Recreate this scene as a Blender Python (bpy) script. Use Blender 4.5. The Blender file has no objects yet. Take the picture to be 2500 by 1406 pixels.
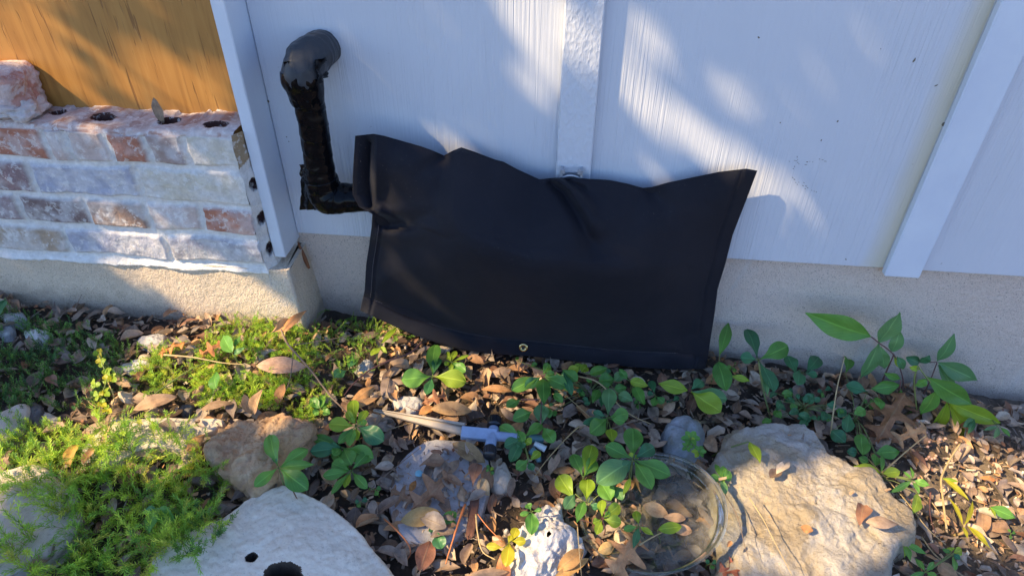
import bpy, math, random
import numpy as np
from mathutils import Vector, noise as mn

# ------------------------------------------------------------------ camera, sky, sun, exposure
SC = bpy.context.scene
COL = SC.collection
FPX = 1600.0                       # focal length in pixels of the 2500 px wide photograph
PP = np.array([1250., 703.])
def _axes():
    d = np.array([1232-PP[0], 2830-PP[1], FPX]); d /= np.linalg.norm(d)
    p0 = np.array([1600-PP[0], 622-PP[1], FPX]); p1 = p0+np.array([100, 6., 0])
    X = np.cross(d, np.cross(p0, p1)); X /= np.linalg.norm(X)
    if X[0] < 0: X = -X
    Z = -d; Y = np.cross(Z, X)
    return np.stack([X, Y, Z])
R = _axes()
C = np.array([0., -1.30, 1.1309])
cam_d = bpy.data.cameras.new('camera'); cam = bpy.data.objects.new('camera', cam_d); COL.objects.link(cam)
cam_d.sensor_fit = 'HORIZONTAL'; cam_d.sensor_width = 36.0; cam_d.lens = FPX/2500*36.0
cam_d.clip_start = 0.02; cam_d.clip_end = 200
M = np.eye(4); M[:3, 0] = R[:, 0]; M[:3, 1] = -R[:, 1]; M[:3, 2] = -R[:, 2]; M[:3, 3] = C
from mathutils import Matrix
cam.matrix_world = Matrix(M.tolist())
SC.camera = cam

TS = np.array([-2.2, -1.0, 2.3]); TS = TS/np.linalg.norm(TS)      # direction towards the sun
elev = math.asin(TS[2]); azim = math.atan2(TS[0], TS[1])
W = bpy.data.worlds.new('World'); SC.world = W; W.use_nodes = True
nt = W.node_tree; bg = nt.nodes['Background']
sky = nt.nodes.new('ShaderNodeTexSky'); sky.sky_type = 'NISHITA'; sky.sun_disc = False
sky.sun_elevation = elev; sky.sun_rotation = azim
sky.air_density = 1.0; sky.dust_density = 0.3; sky.ozone_density = 2.5
tn = nt.nodes.new('ShaderNodeMix'); tn.data_type = 'RGBA'; tn.blend_type = 'MULTIPLY'; tn.inputs[0].default_value = 1.0; tn.inputs[7].default_value = (.90, 1.0, 1.20, 1)   # daylight white balance: open sky reads blue
nt.links.new(sky.outputs[0], tn.inputs[6]); nt.links.new(tn.outputs[2], bg.inputs[0]); bg.inputs[1].default_value = 0.135
sl = bpy.data.lights.new('sun', 'SUN'); so = bpy.data.objects.new('sun', sl); COL.objects.link(so)
sl.energy = 5.0; sl.angle = math.radians(0.5); sl.color = (1.0, 0.76, 0.43)
so.location = (-6, -3, 7)
so.rotation_euler = Vector(TS.tolist()).to_track_quat('Z', 'Y').to_euler()
SC.view_settings.view_transform = 'Standard'; SC.view_settings.look = 'None'
SC.view_settings.gamma = 1.0; SC.view_settings.use_curve_mapping = False
SC.view_settings.exposure = 1.10
SC.render.engine = 'CYCLES'
SC.cycles.max_bounces = 8; SC.cycles.transparent_max_bounces = 12
SC.cycles.caustics_reflective = False; SC.cycles.caustics_refractive = False

# ------------------------------------------------------------------ helpers
rnd = random.Random(7); RS = np.random.RandomState(11)
def ray(px, py): return R @ np.array([px-PP[0], py-PP[1], FPX])
def onY(px, py, Y): v = ray(px, py); return C+v*(Y-C[1])/v[1]
def onZ(px, py, Z): v = ray(px, py); return C+v*(Z-C[2])/v[2]
def proj(P):
    q = R.T @ (np.asarray(P)-C); return PP[0]+FPX*q[0]/q[2], PP[1]+FPX*q[1]/q[2]
def pxsize(P):                      # metres per photograph pixel at a point
    return float((R.T @ (np.asarray(P)-C))[2])/FPX
def G(x, y):
    z = np.interp(x, [-1.6, -.65, 0, .45, 1.1, 2.2], [.088, .05, -.015, -.042, -.115, -.15])
    z = z+.012*np.sin(x*5.1+y*3.3)*np.cos(y*6.2-x*2.0)
    d = ((x+.56)**2/.010+(y+.03)**2/.006); z = z-.035*np.exp(-d)
    return z
def gnd(px, py, h=0.0):
    z = 0.0
    for _ in range(6):
        P = onZ(px, py, z+h)
        if P[1] > -.01: P = onY(px, py, -.01)
        z = float(G(P[0], P[1]))
    P = onZ(px, py, z+h)
    return P
def n3(x, y, z, s=1.0): return mn.noise((x*s, y*s, z*s))
def fbm(x, y, z, o=4):
    return mn.fractal((x, y, z), 1.0, 2.0, o)
def tag(o, label=None, cat=None, group=None, kind=None):
    if label: o['label'] = label
    if cat: o['category'] = cat
    if group: o['group'] = group
    if kind: o['kind'] = kind
    return o
def empty(name, loc):
    o = bpy.data.objects.new(name, None); COL.objects.link(o); o.location = tuple(loc); o.empty_display_size = .02; return o
def mkmesh(name, V, F, col=None, uv=None, smooth=True):
    me = bpy.data.meshes.new(name)
    V = np.asarray(V, dtype=np.float64)
    if isinstance(F, np.ndarray):
        k = F.shape[1]; n = len(F)
        me.vertices.add(len(V)); me.vertices.foreach_set('co', V.astype(np.float32).ravel())
        me.loops.add(n*k); me.loops.foreach_set('vertex_index', F.astype(np.int32).ravel())
        me.polygons.add(n); me.polygons.foreach_set('loop_start', (np.arange(n)*k).astype(np.int32))
        try: me.polygons.foreach_set('loop_total', np.full(n, k, np.int32))
        except Exception: pass
        me.update(calc_edges=True)
    else:
        me.from_pydata([tuple(v) for v in V], [], F)
    if col is not None:
        a = me.color_attributes.new('Col', 'FLOAT_COLOR', 'POINT')
        c = np.ones((len(V), 4), np.float32); c[:, :3] = col; a.data.foreach_set('color', c.ravel())
    if uv is not None:
        l = me.uv_layers.new(name='UVMap')
        idx = np.zeros(len(me.loops), np.int32); me.loops.foreach_get('vertex_index', idx)
        l.data.foreach_set('uv', np.asarray(uv, np.float32)[idx].ravel())
    if smooth: me.polygons.foreach_set('use_smooth', np.ones(len(me.polygons), bool))
    me.validate(); me.update()
    return me
def obj(name, me, mat=None, parent=None):
    """mesh data in world coordinates; a child keeps its place under its parent Empty"""
    o = bpy.data.objects.new(name, me); COL.objects.link(o)
    if mat is not None and not me.materials: me.materials.append(mat)
    if parent is not None:
        o.parent = parent; o.location = (-parent.location[0], -parent.location[1], -parent.location[2]) if parent.type == 'EMPTY' else (0, 0, 0)
    return o
def grid_faces(nu, nv, wrap=False):
    i, j = np.meshgrid(np.arange(nu-1), np.arange(nv if wrap else nv-1), indexing='ij')
    j2 = (j+1) % nv
    return np.stack([i*nv+j, (i+1)*nv+j, (i+1)*nv+j2, i*nv+j2], -1).reshape(-1, 4)
def box(x0, x1, y0, y1, z0, z1, bev=.0015):
    """box with chamfered edges"""
    V = []; F = []
    import itertools
    b = bev; idx = {}
    X = (x0, x1); Y = (y0, y1); Z = (z0, z1)
    for i, j, k in itertools.product((0, 1), repeat=3):
        sx, sy, sz = (1, -1)[i], (1, -1)[j], (1, -1)[k]
        for a in range(3):
            p = [X[i]+sx*b, Y[j]+sy*b, Z[k]+sz*b]; p[a] = (X[i], Y[j], Z[k])[a]
            idx[i, j, k, a] = len(V); V.append(p)
    for a in range(3):
        o1, o2 = [t for t in range(3) if t != a]
        for s in (0, 1):
            q = []
            for u, v in ((0, 0), (1, 0), (1, 1), (0, 1)):
                c = [0, 0, 0]; c[a] = s; c[o1] = u; c[o2] = v; q.append(idx[c[0], c[1], c[2], a])
            F.append(q)
        for u in (0, 1):
            for v in (0, 1):
                c0 = [0, 0, 0]; c0[o1] = u; c0[o2] = v; c1 = list(c0); c1[a] = 1
                F.append([idx[(*c0, o1)], idx[(*c1, o1)], idx[(*c1, o2)], idx[(*c0, o2)]])
    for i, j, k in itertools.product((0, 1), repeat=3):
        F.append([idx[i, j, k, 0], idx[i, j, k, 1], idx[i, j, k, 2]])
    return V, F
def merge(parts):
    V = []; F = []
    for v, f in parts:
        n = len(V); V += [tuple(p) for p in v]; F += [[q+n for q in g] for g in f]
    return V, F
def fixn(me):
    import bmesh
    bm = bmesh.new(); bm.from_mesh(me); bmesh.ops.recalc_face_normals(bm, faces=bm.faces); bm.to_mesh(me); bm.free(); return me
def catmull(pts, n):
    P = np.array(pts, float); m = len(P)
    if m < 3:
        t = np.linspace(0, 1, n)[:, None]; return P[0]*(1-t)+P[-1]*t
    Q = np.vstack([2*P[0]-P[1], P, 2*P[-1]-P[-2]]); out = []
    for s in np.linspace(0, m-1-1e-6, n):
        i = int(s); t = s-i; a, b, c, d = Q[i:i+4]
        out.append(.5*((2*b)+(-a+c)*t+(2*a-5*b+4*c-d)*t*t+(-a+3*b-3*c+d)*t**3))
    return np.array(out)
def tube(pts, rad, n=None, seg=8, disp=None, caps=True):
    """tapered tube along a smooth path; rad = list of radii"""
    pts = np.array(pts, float); n = n or max(6, len(pts)*5)
    P = catmull(np.hstack([pts, np.array(rad, float)[:, None]]), n)
    r = P[:, 3]; P = P[:, :3]
    T = np.gradient(P, axis=0); T /= np.linalg.norm(T, axis=1)[:, None]+1e-12
    up = np.array([0.3, -.9, .3]);
    if abs(T[0] @ up) > .9: up = np.array([1., 0, 0])
    Nn = []; a = np.cross(T[0], up); a /= np.linalg.norm(a)
    for t in T:
        a = a-t*(a@t); a /= np.linalg.norm(a); Nn.append(a)
    Nn = np.array(Nn); B = np.cross(T, Nn)
    th = np.linspace(0, 2*np.pi, seg, endpoint=False)
    V = []
    for i in range(n):
        for k, t in enumerate(th):
            d = np.cos(t)*Nn[i]+np.sin(t)*B[i]; rr = r[i]
            if disp: rr = rr+disp(P[i]+d*rr, i/(n-1), t)
            V.append(P[i]+d*rr)
    F = grid_faces(n, seg, True).tolist()
    if caps:
        V.append(P[0]); V.append(P[-1]); c0 = len(V)-2; c1 = len(V)-1
        for k in range(seg):
            F.append([c0, k, (k+1) % seg]); F.append([c1, (n-1)*seg+(k+1) % seg, (n-1)*seg+k])
    return V, F
def inpoly(x, y, poly):
    c = False; j = len(poly)-1
    for i in range(len(poly)):
        xi, yi = poly[i]; xj, yj = poly[j]
        if (yi > y) != (yj > y) and x < (xj-xi)*(y-yi)/(yj-yi)+xi: c = not c
        j = i
    return c

# ------------------------------------------------------------------ materials
def mat(name):
    m = bpy.data.materials.new(name); m.use_nodes = True; t = m.node_tree
    return m, t, t.nodes['Principled BSDF']
def N(t, typ, **kw):
    n = t.nodes.new('ShaderNode'+typ)
    for k, v in kw.items():
        if k in ('inp',):
            for a, b in v.items(): n.inputs[a].default_value = b
        else: setattr(n, k, v)
    return n
def L(t, a, b): t.links.new(a, b)
def coords(t, scale=(1, 1, 1)):
    g = N(t, 'NewGeometry'); mp = N(t, 'Mapping'); mp.inputs['Scale'].default_value = scale
    L(t, g.outputs['Position'], mp.inputs['Vector']); return mp.outputs[0]
def noise(t, vec, scale, detail=6, rough=.6, dist=0.0):
    n = N(t, 'TexNoise', inp={'Scale': scale, 'Detail': detail, 'Roughness': rough, 'Distortion': dist}); L(t, vec, n.inputs['Vector']); return n
def ramp(t, fac, stops):
    r = N(t, 'ValToRGB'); e = r.color_ramp.elements
    while len(e) < len(stops): e.new(.5)
    for k, (p, c) in enumerate(stops):
        e[k].position = p; e[k].color = (*c, 1) if len(c) == 3 else c
    L(t, fac, r.inputs[0]); return r.outputs[0]
def mix(t, fac, a, b, typ='MIX'):
    n = N(t, 'Mix', data_type='RGBA', blend_type=typ)
    for s, v in ((n.inputs[0], fac), (n.inputs[6], a), (n.inputs[7], b)):
        if hasattr(v, 'links'): L(t, v, s)
        elif isinstance(v, (int, float)): s.default_value = v
        else: s.default_value = (*v, 1)
    return n.outputs[2]
def math_(t, op, a, b=None, c=None):
    n = N(t, 'Math', operation=op)
    for s, v in zip(n.inputs, (a, b, c)):
        if v is None: continue
        if hasattr(v, 'links'): L(t, v, s)
        else: s.default_value = v
    return n.outputs[0]
def bump(t, h, strength, dist, bs, normal=None):
    b = N(t, 'Bump', inp={'Strength': strength, 'Distance': dist}); L(t, h, b.inputs['Height'])
    if normal is not None: L(t, normal, b.inputs['Normal'])
    if bs is not None: L(t, b.outputs[0], bs.inputs['Normal'])
    return b.outputs[0]

def siding_mat(name, stain=False, coarse=False):
    m, t, b = mat(name); v = coords(t)
    sp = N(t, 'SeparateXYZ'); L(t, v, sp.inputs[0])
    n1 = noise(t, v, 3.0, 4); c = ramp(t, n1.outputs[0], [(.3, (.555, .580, .635)), (.7, (.60, .62, .67))])
    spk = noise(t, v, 55, 3, .5); sf = ramp(t, spk.outputs[0], [(.735, (0, 0, 0)), (.77, (1, 1, 1))])
    c = mix(t, math_(t, 'MULTIPLY', sf, .45), c, (.20, .18, .15))
    if stain:
        # sap stain running down along the batten's left edge
        d = math_(t, 'SUBTRACT', .722, sp.outputs[0]); w = noise(t, coords(t, (1, 1, .35)), 14, 4)
        d = math_(t, 'ADD', d, math_(t, 'MULTIPLY', math_(t, 'SUBTRACT', w.outputs[0], .5), .03))
        f = ramp(t, d, [(0.0, (1, 1, 1)), (.012, (.85, .85, .85)), (.05, (0, 0, 0))])
        f = math_(t, 'MULTIPLY', f, math_(t, 'LESS_THAN', sp.outputs[0], .726))
        c = mix(t, math_(t, 'MULTIPLY', f, .6), c, (.58, .48, .24))
    L(t, c, b.inputs['Base Color']); b.inputs['Roughness'].default_value = .5
    if coarse:
        va = noise(t, coords(t, (1, 1, .42)), 120, 4, .55, 1.2)
        vb = N(t, 'TexVoronoi', inp={'Scale': 130}); L(t, coords(t, (1, 1, .55)), vb.inputs['Vector'])
        h = math_(t, 'ADD', va.outputs[0], math_(t, 'MULTIPLY', vb.outputs[0], .6))
        bump(t, h, .55, .0035, b)
    else:
        w1 = noise(t, coords(t, (1, 1, .02)), 170, 2, .5, .9)          # long vertical grain
        pm = noise(t, coords(t, (1, 1, .35)), 5.5, 2, .5)
        pf = ramp(t, pm.outputs[0], [(.42, (.30, .30, .30)), (.58, (1, 1, 1))])
        fine = noise(t, v, 300, 3, .5)
        h = math_(t, 'ADD', math_(t, 'MULTIPLY', w1.outputs[0], pf), math_(t, 'MULTIPLY', fine.outputs[0], .08))
        bump(t, h, .75, .0036, b)
    return m
M_SID = siding_mat('white_painted_siding', stain=True)
M_BAT = siding_mat('white_painted_batten', coarse=True)
def m_trim():
    m, t, b = mat('white_trim'); v = coords(t); n = noise(t, v, 9, 5)
    L(t, ramp(t, n.outputs[0], [(.3, (.57, .62, .71)), (.7, (.64, .69, .76))]), b.inputs['Base Color']); b.inputs['Roughness'].default_value = .5
    n2 = noise(t, coords(t, (1, 1, .2)), 150, 4); bump(t, n2.outputs[0], .25, .002, b); return m
M_TRIM = m_trim()
def m_batstain():
    m, t, b = mat('sap_stained_trim'); v = coords(t, (1, 1, .4)); n = noise(t, v, 22, 5)
    L(t, ramp(t, n.outputs[0], [(.3, (.52, .42, .20)), (.65, (.66, .60, .42))]), b.inputs['Base Color']); b.inputs['Roughness'].default_value = .5
    return m
M_STAIN = m_batstain()
def m_conc(name, c0, c1, c2, bst=.5):
    m, t, b = mat(name); v = coords(t)
    a = noise(t, v, 4, 5); c = ramp(t, a.outputs[0], [(.3, c0), (.7, c1)])
    f = noise(t, v, 260, 3, .7); s = ramp(t, f.outputs[0], [(.42, (0, 0, 0)), (.52, (1, 1, 1))])
    c = mix(t, math_(t, 'MULTIPLY', s, .55), c, c2)
    f2 = noise(t, v, 420, 2, .6); s2 = ramp(t, f2.outputs[0], [(.60, (0, 0, 0)), (.68, (1, 1, 1))])
    c = mix(t, math_(t, 'MULTIPLY', s2, .85), c, (.13, .105, .09))
    sp = N(t, 'SeparateXYZ'); L(t, v, sp.inputs[0])
    st = noise(t, coords(t, (1, 1, .25)), 7, 6, .7, .6)
    q = ramp(t, st.outputs[0], [(.60, (0, 0, 0)), (.70, (1, 1, 1))]); c = mix(t, math_(t, 'MULTIPLY', q, .5), c, (.62, .60, .58))
    # soil splashed up the first few centimetres of the concrete
    lv = math_(t, 'ADD', sp.outputs[2], math_(t, 'MULTIPLY', sp.outputs[0], .09)); ns = noise(t, v, 26, 6, .75)
    lv = math_(t, 'ADD', lv, math_(t, 'MULTIPLY', math_(t, 'SUBTRACT', ns.outputs[0], .5), .11))
    c = mix(t, math_(t, 'MULTIPLY', ramp(t, lv, [(0.0, (1, 1, 1)), (.045, (0, 0, 0))]), .38), c, (.15, .115, .09))
    L(t, c, b.inputs['Base Color']); b.inputs['Roughness'].default_value = .92
    h = math_(t, 'ADD', f.outputs[0], math_(t, 'MULTIPLY', noise(t, v, 90, 4).outputs[0], 1.2)); bump(t, h, bst, .004, b)
    return m
M_CONC = m_conc('house_footing_concrete', (.60, .48, .40), (.66, .54, .46), (.76, .64, .55), 1.0)
M_CONC2 = m_conc('brick_footing_concrete', (.60, .47, .34), (.68, .55, .41), (.76, .63, .49), 1.0)
def m_vcol(name, rough=.9, bscale=150, bstr=.5, bdist=.003, noi=.3, att='Col', spots=None):
    m, t, b = mat(name); a = N(t, 'Attribute', attribute_name=att); v = coords(t)
    n = noise(t, v, bscale*.35, 6, .65); f = ramp(t, n.outputs[0], [(.3, (1-noi,)*3), (.7, (1+noi*.3,)*3)])
    c = mix(t, 1.0, a.outputs[0], f, 'MULTIPLY')
    if spots:
        s = noise(t, v, spots[0], 5, .7); q = ramp(t, s.outputs[0], [(spots[1], (0, 0, 0)), (spots[1]+.06, (1, 1, 1))]); c = mix(t, math_(t, 'MULTIPLY', q, spots[3]), c, spots[2])
    L(t, c, b.inputs['Base Color']); b.inputs['Roughness'].default_value = rough
    h = noise(t, v, bscale, 5, .65); bump(t, h.outputs[0], bstr, bdist, b); return m
M_BRICK = m_vcol('whitewashed_brick', .92, 220, .8, .004, .22, spots=(60, .54, (.78, .75, .72), .55))
M_LOOSE = m_vcol('loose_brick', .92, 220, .8, .004, .25, spots=(40, .52, (.62, .50, .47), .7))
def m_ply():
    m, t, b = mat('orange_stained_plywood')
    v = coords(t, (1, 1, .06)); n = noise(t, v, 34, 5, .6, 1.4); n2 = noise(t, coords(t), 2.5, 4)
    c = ramp(t, n.outputs[0], [(.30, (.30, .125, .022)), (.5, (.42, .19, .038)), (.72, (.50, .25, .06))])
    c = mix(t, .35, c, ramp(t, n2.outputs[0], [(.35, (.28, .13, .03)), (.65, (.52, .27, .07))]))
    g = noise(t, coords(t, (1, 1, .055)), 150, 3, .5, .8); gs = ramp(t, g.outputs[0], [(.63, (0, 0, 0)), (.67, (1, 1, 1))])
    gm = noise(t, coords(t, (1, 1, .5)), 9, 3); gs = math_(t, 'MULTIPLY', gs, ramp(t, gm.outputs[0], [(.42, (0, 0, 0)), (.55, (1, 1, 1))]))
    c = mix(t, math_(t, 'MULTIPLY', gs, .62), c, (.14, .05, .012))
    w = noise(t, coords(t), 38, 3, .5); ws = ramp(t, w.outputs[0], [(.755, (0, 0, 0)), (.775, (1, 1, 1))]); c = mix(t, ws, c, (.6, .5, .42))
    L(t, c, b.inputs['Base Color']); b.inputs['Roughness'].default_value = .55
    h = math_(t, 'SUBTRACT', math_(t, 'MULTIPLY', n.outputs[0], .5), math_(t, 'MULTIPLY', gs, 1.0)); bump(t, h, .45, .003, b); return m
M_PLY = m_ply()
def m_cloth():
    m, t, b = mat('black_canvas'); v = coords(t)
    n = noise(t, v, 6, 4); L(t, ramp(t, n.outputs[0], [(.3, (.0055, .006, .0115)), (.7, (.009, .009, .015))]), b.inputs['Base Color'])
    b.inputs['Roughness'].default_value = .68; b.inputs['Specular IOR Level'].default_value = .22
    b.inputs['Sheen Weight'].default_value = .06; b.inputs['Sheen Roughness'].default_value = .4
    w = N(t, 'TexWave', wave_type='BANDS', bands_direction='X', inp={'Scale': 260, 'Distortion': 1.0}); L(t, v, w.inputs[0])
    w2 = N(t, 'TexWave', wave_type='BANDS', bands_direction='Z', inp={'Scale': 260, 'Distortion': 1.0}); L(t, v, w2.inputs[0])
    n3_ = noise(t, v, 45, 4); h = math_(t, 'ADD', math_(t, 'ADD', math_(t, 'MULTIPLY', w.outputs[1], .25), math_(t, 'MULTIPLY', w2.outputs[1], .25)), n3_.outputs[0])
    n5 = noise(t, v, 16, 5, .6, .8); h = math_(t, 'ADD', h, math_(t, 'MULTIPLY', n5.outputs[0], 2.2)); bump(t, h, .35, .0030, b)
    d = noise(t, v, 420, 2, .5); dm = noise(t, v, 5, 3); old = b.inputs['Base Color'].links[0].from_socket
    k = math_(t, 'MULTIPLY', ramp(t, d.outputs[0], [(.70, (0, 0, 0)), (.76, (1, 1, 1))]), ramp(t, dm.outputs[0], [(.48, (0, 0, 0)), (.62, (1, 1, 1))]))
    du = noise(t, v, 3.2, 5, .6); dz = N(t, 'SeparateXYZ'); L(t, v, dz.inputs[0])
    dd = math_(t, 'MULTIPLY', ramp(t, du.outputs[0], [(.45, (0, 0, 0)), (.72, (1, 1, 1))]), .13)
    old = mix(t, dd, old, (.065, .052, .055))
    L(t, mix(t, math_(t, 'MULTIPLY', k, .7), old, (.20, .17, .15)), b.inputs['Base Color'])
    return m
M_CLOTH = m_cloth()
def m_simple(name, c, rough=.5, metal=0.0, bs=None):
    m, t, b = mat(name); v = coords(t); n = noise(t, v, 40, 5)
    L(t, ramp(t, n.outputs[0], [(.3, tuple(x*.82 for x in c)), (.7, tuple(min(1, x*1.12) for x in c))]), b.inputs['Base Color'])
    b.inputs['Roughness'].default_value = rough; b.inputs['Metallic'].default_value = metal
    n2 = noise(t, v, (bs or (160, .2, .002))[0], 4); bump(t, n2.outputs[0], (bs or (160, .2, .002))[1], (bs or (160, .2, .002))[2], b); return m
M_STITCH = m_simple('grey_thread', (.17, .15, .16), .7)
M_BRASS = m_simple('brass', (.62, .46, .20), .25, 1.0, (60, .1, .001))
def m_tape(name, c, rough, sc, st):
    m, t, b = mat(name); v = coords(t)
    b.inputs['Base Color'].default_value = (*c, 1); b.inputs['Specular IOR Level'].default_value = .15
    r = noise(t, v, 30, 4); L(t, ramp(t, r.outputs[0], [(.35, (rough-.08,)*3), (.7, (rough+.14,)*3)]), b.inputs['Roughness'])
    w = N(t, 'TexWave', wave_type='BANDS', bands_direction='Z', inp={'Scale': sc, 'Distortion': 5.0, 'Detail': 2.0, 'Detail Scale': .8}); L(t, v, w.inputs[0])
    vo = N(t, 'TexVoronoi', feature='DISTANCE_TO_EDGE', inp={'Scale': 32}); L(t, noise_warp(t, v), vo.inputs['Vector'])
    e = ramp(t, vo.outputs[0], [(0, (1, 1, 1)), (.09, (0, 0, 0))])
    h = math_(t, 'ADD', math_(t, 'MULTIPLY', w.outputs[1], .5), math_(t, 'MULTIPLY', e, .12)); bump(t, h, st, .0028, b); return m
def noise_warp(t, v):
    n = noise(t, v, 25, 3); a = N(t, 'VectorMath', operation='SCALE'); L(t, n.outputs[1], a.inputs[0]); a.inputs['Scale'].default_value = .03
    s = N(t, 'VectorMath', operation='ADD'); L(t, v, s.inputs[0]); L(t, a.outputs[0], s.inputs[1]); return s.outputs[0]
M_TAPE = m_tape('black_plastic_tape', (.004, .004, .005), .13, 14, .35)
M_DUCT = m_tape('grey_black_duct_tape', (.045, .048, .055), .36, 8, .9)
def m_soil():
    m, t, b = mat('dark_soil'); v = coords(t); n = noise(t, v, 14, 8, .7)
    c = ramp(t, n.outputs[0], [(.3, (.035, .026, .019)), (.55, (.10, .07, .05)), (.75, (.21, .155, .11))])
    # the drier pale crumbs to the right
    sp = N(t, 'SeparateXYZ'); L(t, v, sp.inputs[0])
    f = ramp(t, math_(t, 'ADD', sp.outputs[0], math_(t, 'MULTIPLY', n.outputs[0], .2)), [(.78, (0, 0, 0)), (.95, (1, 1, 1))])
    c = mix(t, f, c, ramp(t, n.outputs[0], [(.35, (.10, .075, .055)), (.6, (.28, .21, .15))]))
    L(t, c, b.inputs['Base Color']); b.inputs['Roughness'].default_value = .95; h = noise(t, v, 90, 8, .75); bump(t, h.outputs[0], 1.0, .012, b); return m
M_SOIL = m_soil()
def m_leaf(name, c0, c1, tl=.35):
    m, t, b = mat(name); uv = N(t, 'UVMap'); sp = N(t, 'SeparateXYZ'); L(t, uv.outputs[0], sp.inputs[0])
    oi = N(t, 'ObjectInfo'); v = coords(t); n = noise(t, v, 30, 4)
    f = math_(t, 'ADD', math_(t, 'MULTIPLY', n.outputs[0], .6), math_(t, 'MULTIPLY', oi.outputs['Random'], .4))
    c = ramp(t, f, [(.25, c0), (.75, c1)])
    av = math_(t, 'ABSOLUTE', math_(t, 'SUBTRACT', sp.outputs[1], .5))
    rib = ramp(t, av, [(.012, (1, 1, 1)), (.04, (0, 0, 0))])
    ph = math_(t, 'SUBTRACT', math_(t, 'MULTIPLY', sp.outputs[0], 9), math_(t, 'MULTIPLY', av, 7))
    fr = math_(t, 'ABSOLUTE', math_(t, 'SUBTRACT', math_(t, 'FRACT', ph), .5)); vn = ramp(t, fr, [(.0, (1, 1, 1)), (.09, (0, 0, 0))])
    k = math_(t, 'MAXIMUM', rib, math_(t, 'MULTIPLY', vn, .35))
    c = mix(t, math_(t, 'MULTIPLY', k, .45), c, tuple(min(1, x*1.9+.02) for x in c1))
    sp2 = noise(t, v, 90, 3); bs = ramp(t, sp2.outputs[0], [(.70, (0, 0, 0)), (.76, (1, 1, 1))]); c = mix(t, math_(t, 'MULTIPLY', bs, .5), c, (.22, .17, .06))
    L(t, c, b.inputs['Base Color']); b.inputs['Roughness'].default_value = .42; b.inputs['Specular IOR Level'].default_value = .4
    bump(t, k, -.25, .0012, b)
    tr = N(t, 'BsdfTranslucent'); hs = N(t, 'HueSaturation', inp={'Saturation': 1.1, 'Value': 1.5}); L(t, c, hs.inputs['Color']); L(t, hs.outputs[0], tr.inputs[0])
    ms = N(t, 'MixShader'); ms.inputs[0].default_value = tl; L(t, b.outputs[0], ms.inputs[1]); L(t, tr.outputs[0], ms.inputs[2])
    L(t, ms.outputs[0], t.nodes['Material Output'].inputs[0]); return m
LM = {'g': m_leaf('fresh_green_leaf', (.075, .21, .040), (.15, .34, .06)),
      'd': m_leaf('deep_green_leaf', (.030, .125, .050), (.065, .19, .07), .2),
      'y': m_leaf('yellow_green_leaf', (.22, .36, .03), (.36, .48, .05), .45),
      'p': m_leaf('grey_green_leaf', (.10, .23, .09), (.16, .31, .11), .3),
      'w': m_leaf('waxy_yellow_leaf', (.42, .40, .03), (.55, .50, .05), .5)}
def m_dead(name='dead_leaf'):
    m, t, b = mat(name); a = N(t, 'Attribute', attribute_name='Col'); v = coords(t); uv = N(t, 'UVMap'); sp = N(t, 'SeparateXYZ'); L(t, uv.outputs[0], sp.inputs[0])
    n = noise(t, v, 60, 6, .7); c = mix(t, 1.0, a.outputs[0], ramp(t, n.outputs[0], [(.3, (.55, .5, .5)), (.6, (1.05, 1.0, .98))]), 'MULTIPLY')
    av = math_(t, 'ABSOLUTE', math_(t, 'SUBTRACT', sp.outputs[1], .5)); rib = ramp(t, av, [(.012, (1, 1, 1)), (.045, (0, 0, 0))])
    ph = math_(t, 'SUBTRACT', math_(t, 'MULTIPLY', sp.outputs[0], 11), math_(t, 'MULTIPLY', av, 6))
    fr = math_(t, 'ABSOLUTE', math_(t, 'SUBTRACT', math_(t, 'FRACT', ph), .5)); vn = ramp(t, fr, [(.0, (1, 1, 1)), (.1, (0, 0, 0))])
    k = math_(t, 'MAXIMUM', rib, math_(t, 'MULTIPLY', vn, .4)); c = mix(t, math_(t, 'MULTIPLY', k, .35), c, (.42, .30, .17))
    g = N(t, 'NewGeometry'); c = mix(t, math_(t, 'MULTIPLY', g.outputs['Backfacing'], .45), c, (.36, .29, .21))
    L(t, c, b.inputs['Base Color']); b.inputs['Roughness'].default_value = .6; b.inputs['Specular IOR Level'].default_value = .3
    n4 = noise(t, v, 130, 4); bump(t, math_(t, 'ADD', k, math_(t, 'MULTIPLY', n4.outputs[0], .5)), .4, .0018, b)
    tr = N(t, 'BsdfTranslucent'); L(t, c, tr.inputs[0]); ms = N(t, 'MixShader'); ms.inputs[0].default_value = .18
    L(t, b.outputs[0], ms.inputs[1]); L(t, tr.outputs[0], ms.inputs[2]); L(t, ms.outputs[0], t.nodes['Material Output'].inputs[0]); return m
M_DEAD = m_dead()
def m_needle(name):
    m, t, b = mat(name); a = N(t, 'Attribute', attribute_name='Col'); L(t, a.outputs[0], b.inputs['Base Color']); b.inputs['Roughness'].default_value = .5
    tr = N(t, 'BsdfTranslucent'); L(t, a.outputs[0], tr.inputs[0]); ms = N(t, 'MixShader'); ms.inputs[0].default_value = .5
    L(t, b.outputs[0], ms.inputs[1]); L(t, tr.outputs[0], ms.inputs[2]); L(t, ms.outputs[0], t.nodes['Material Output'].inputs[0]); return m
M_NEEDLE = m_needle('stonecrop_needle')
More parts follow.
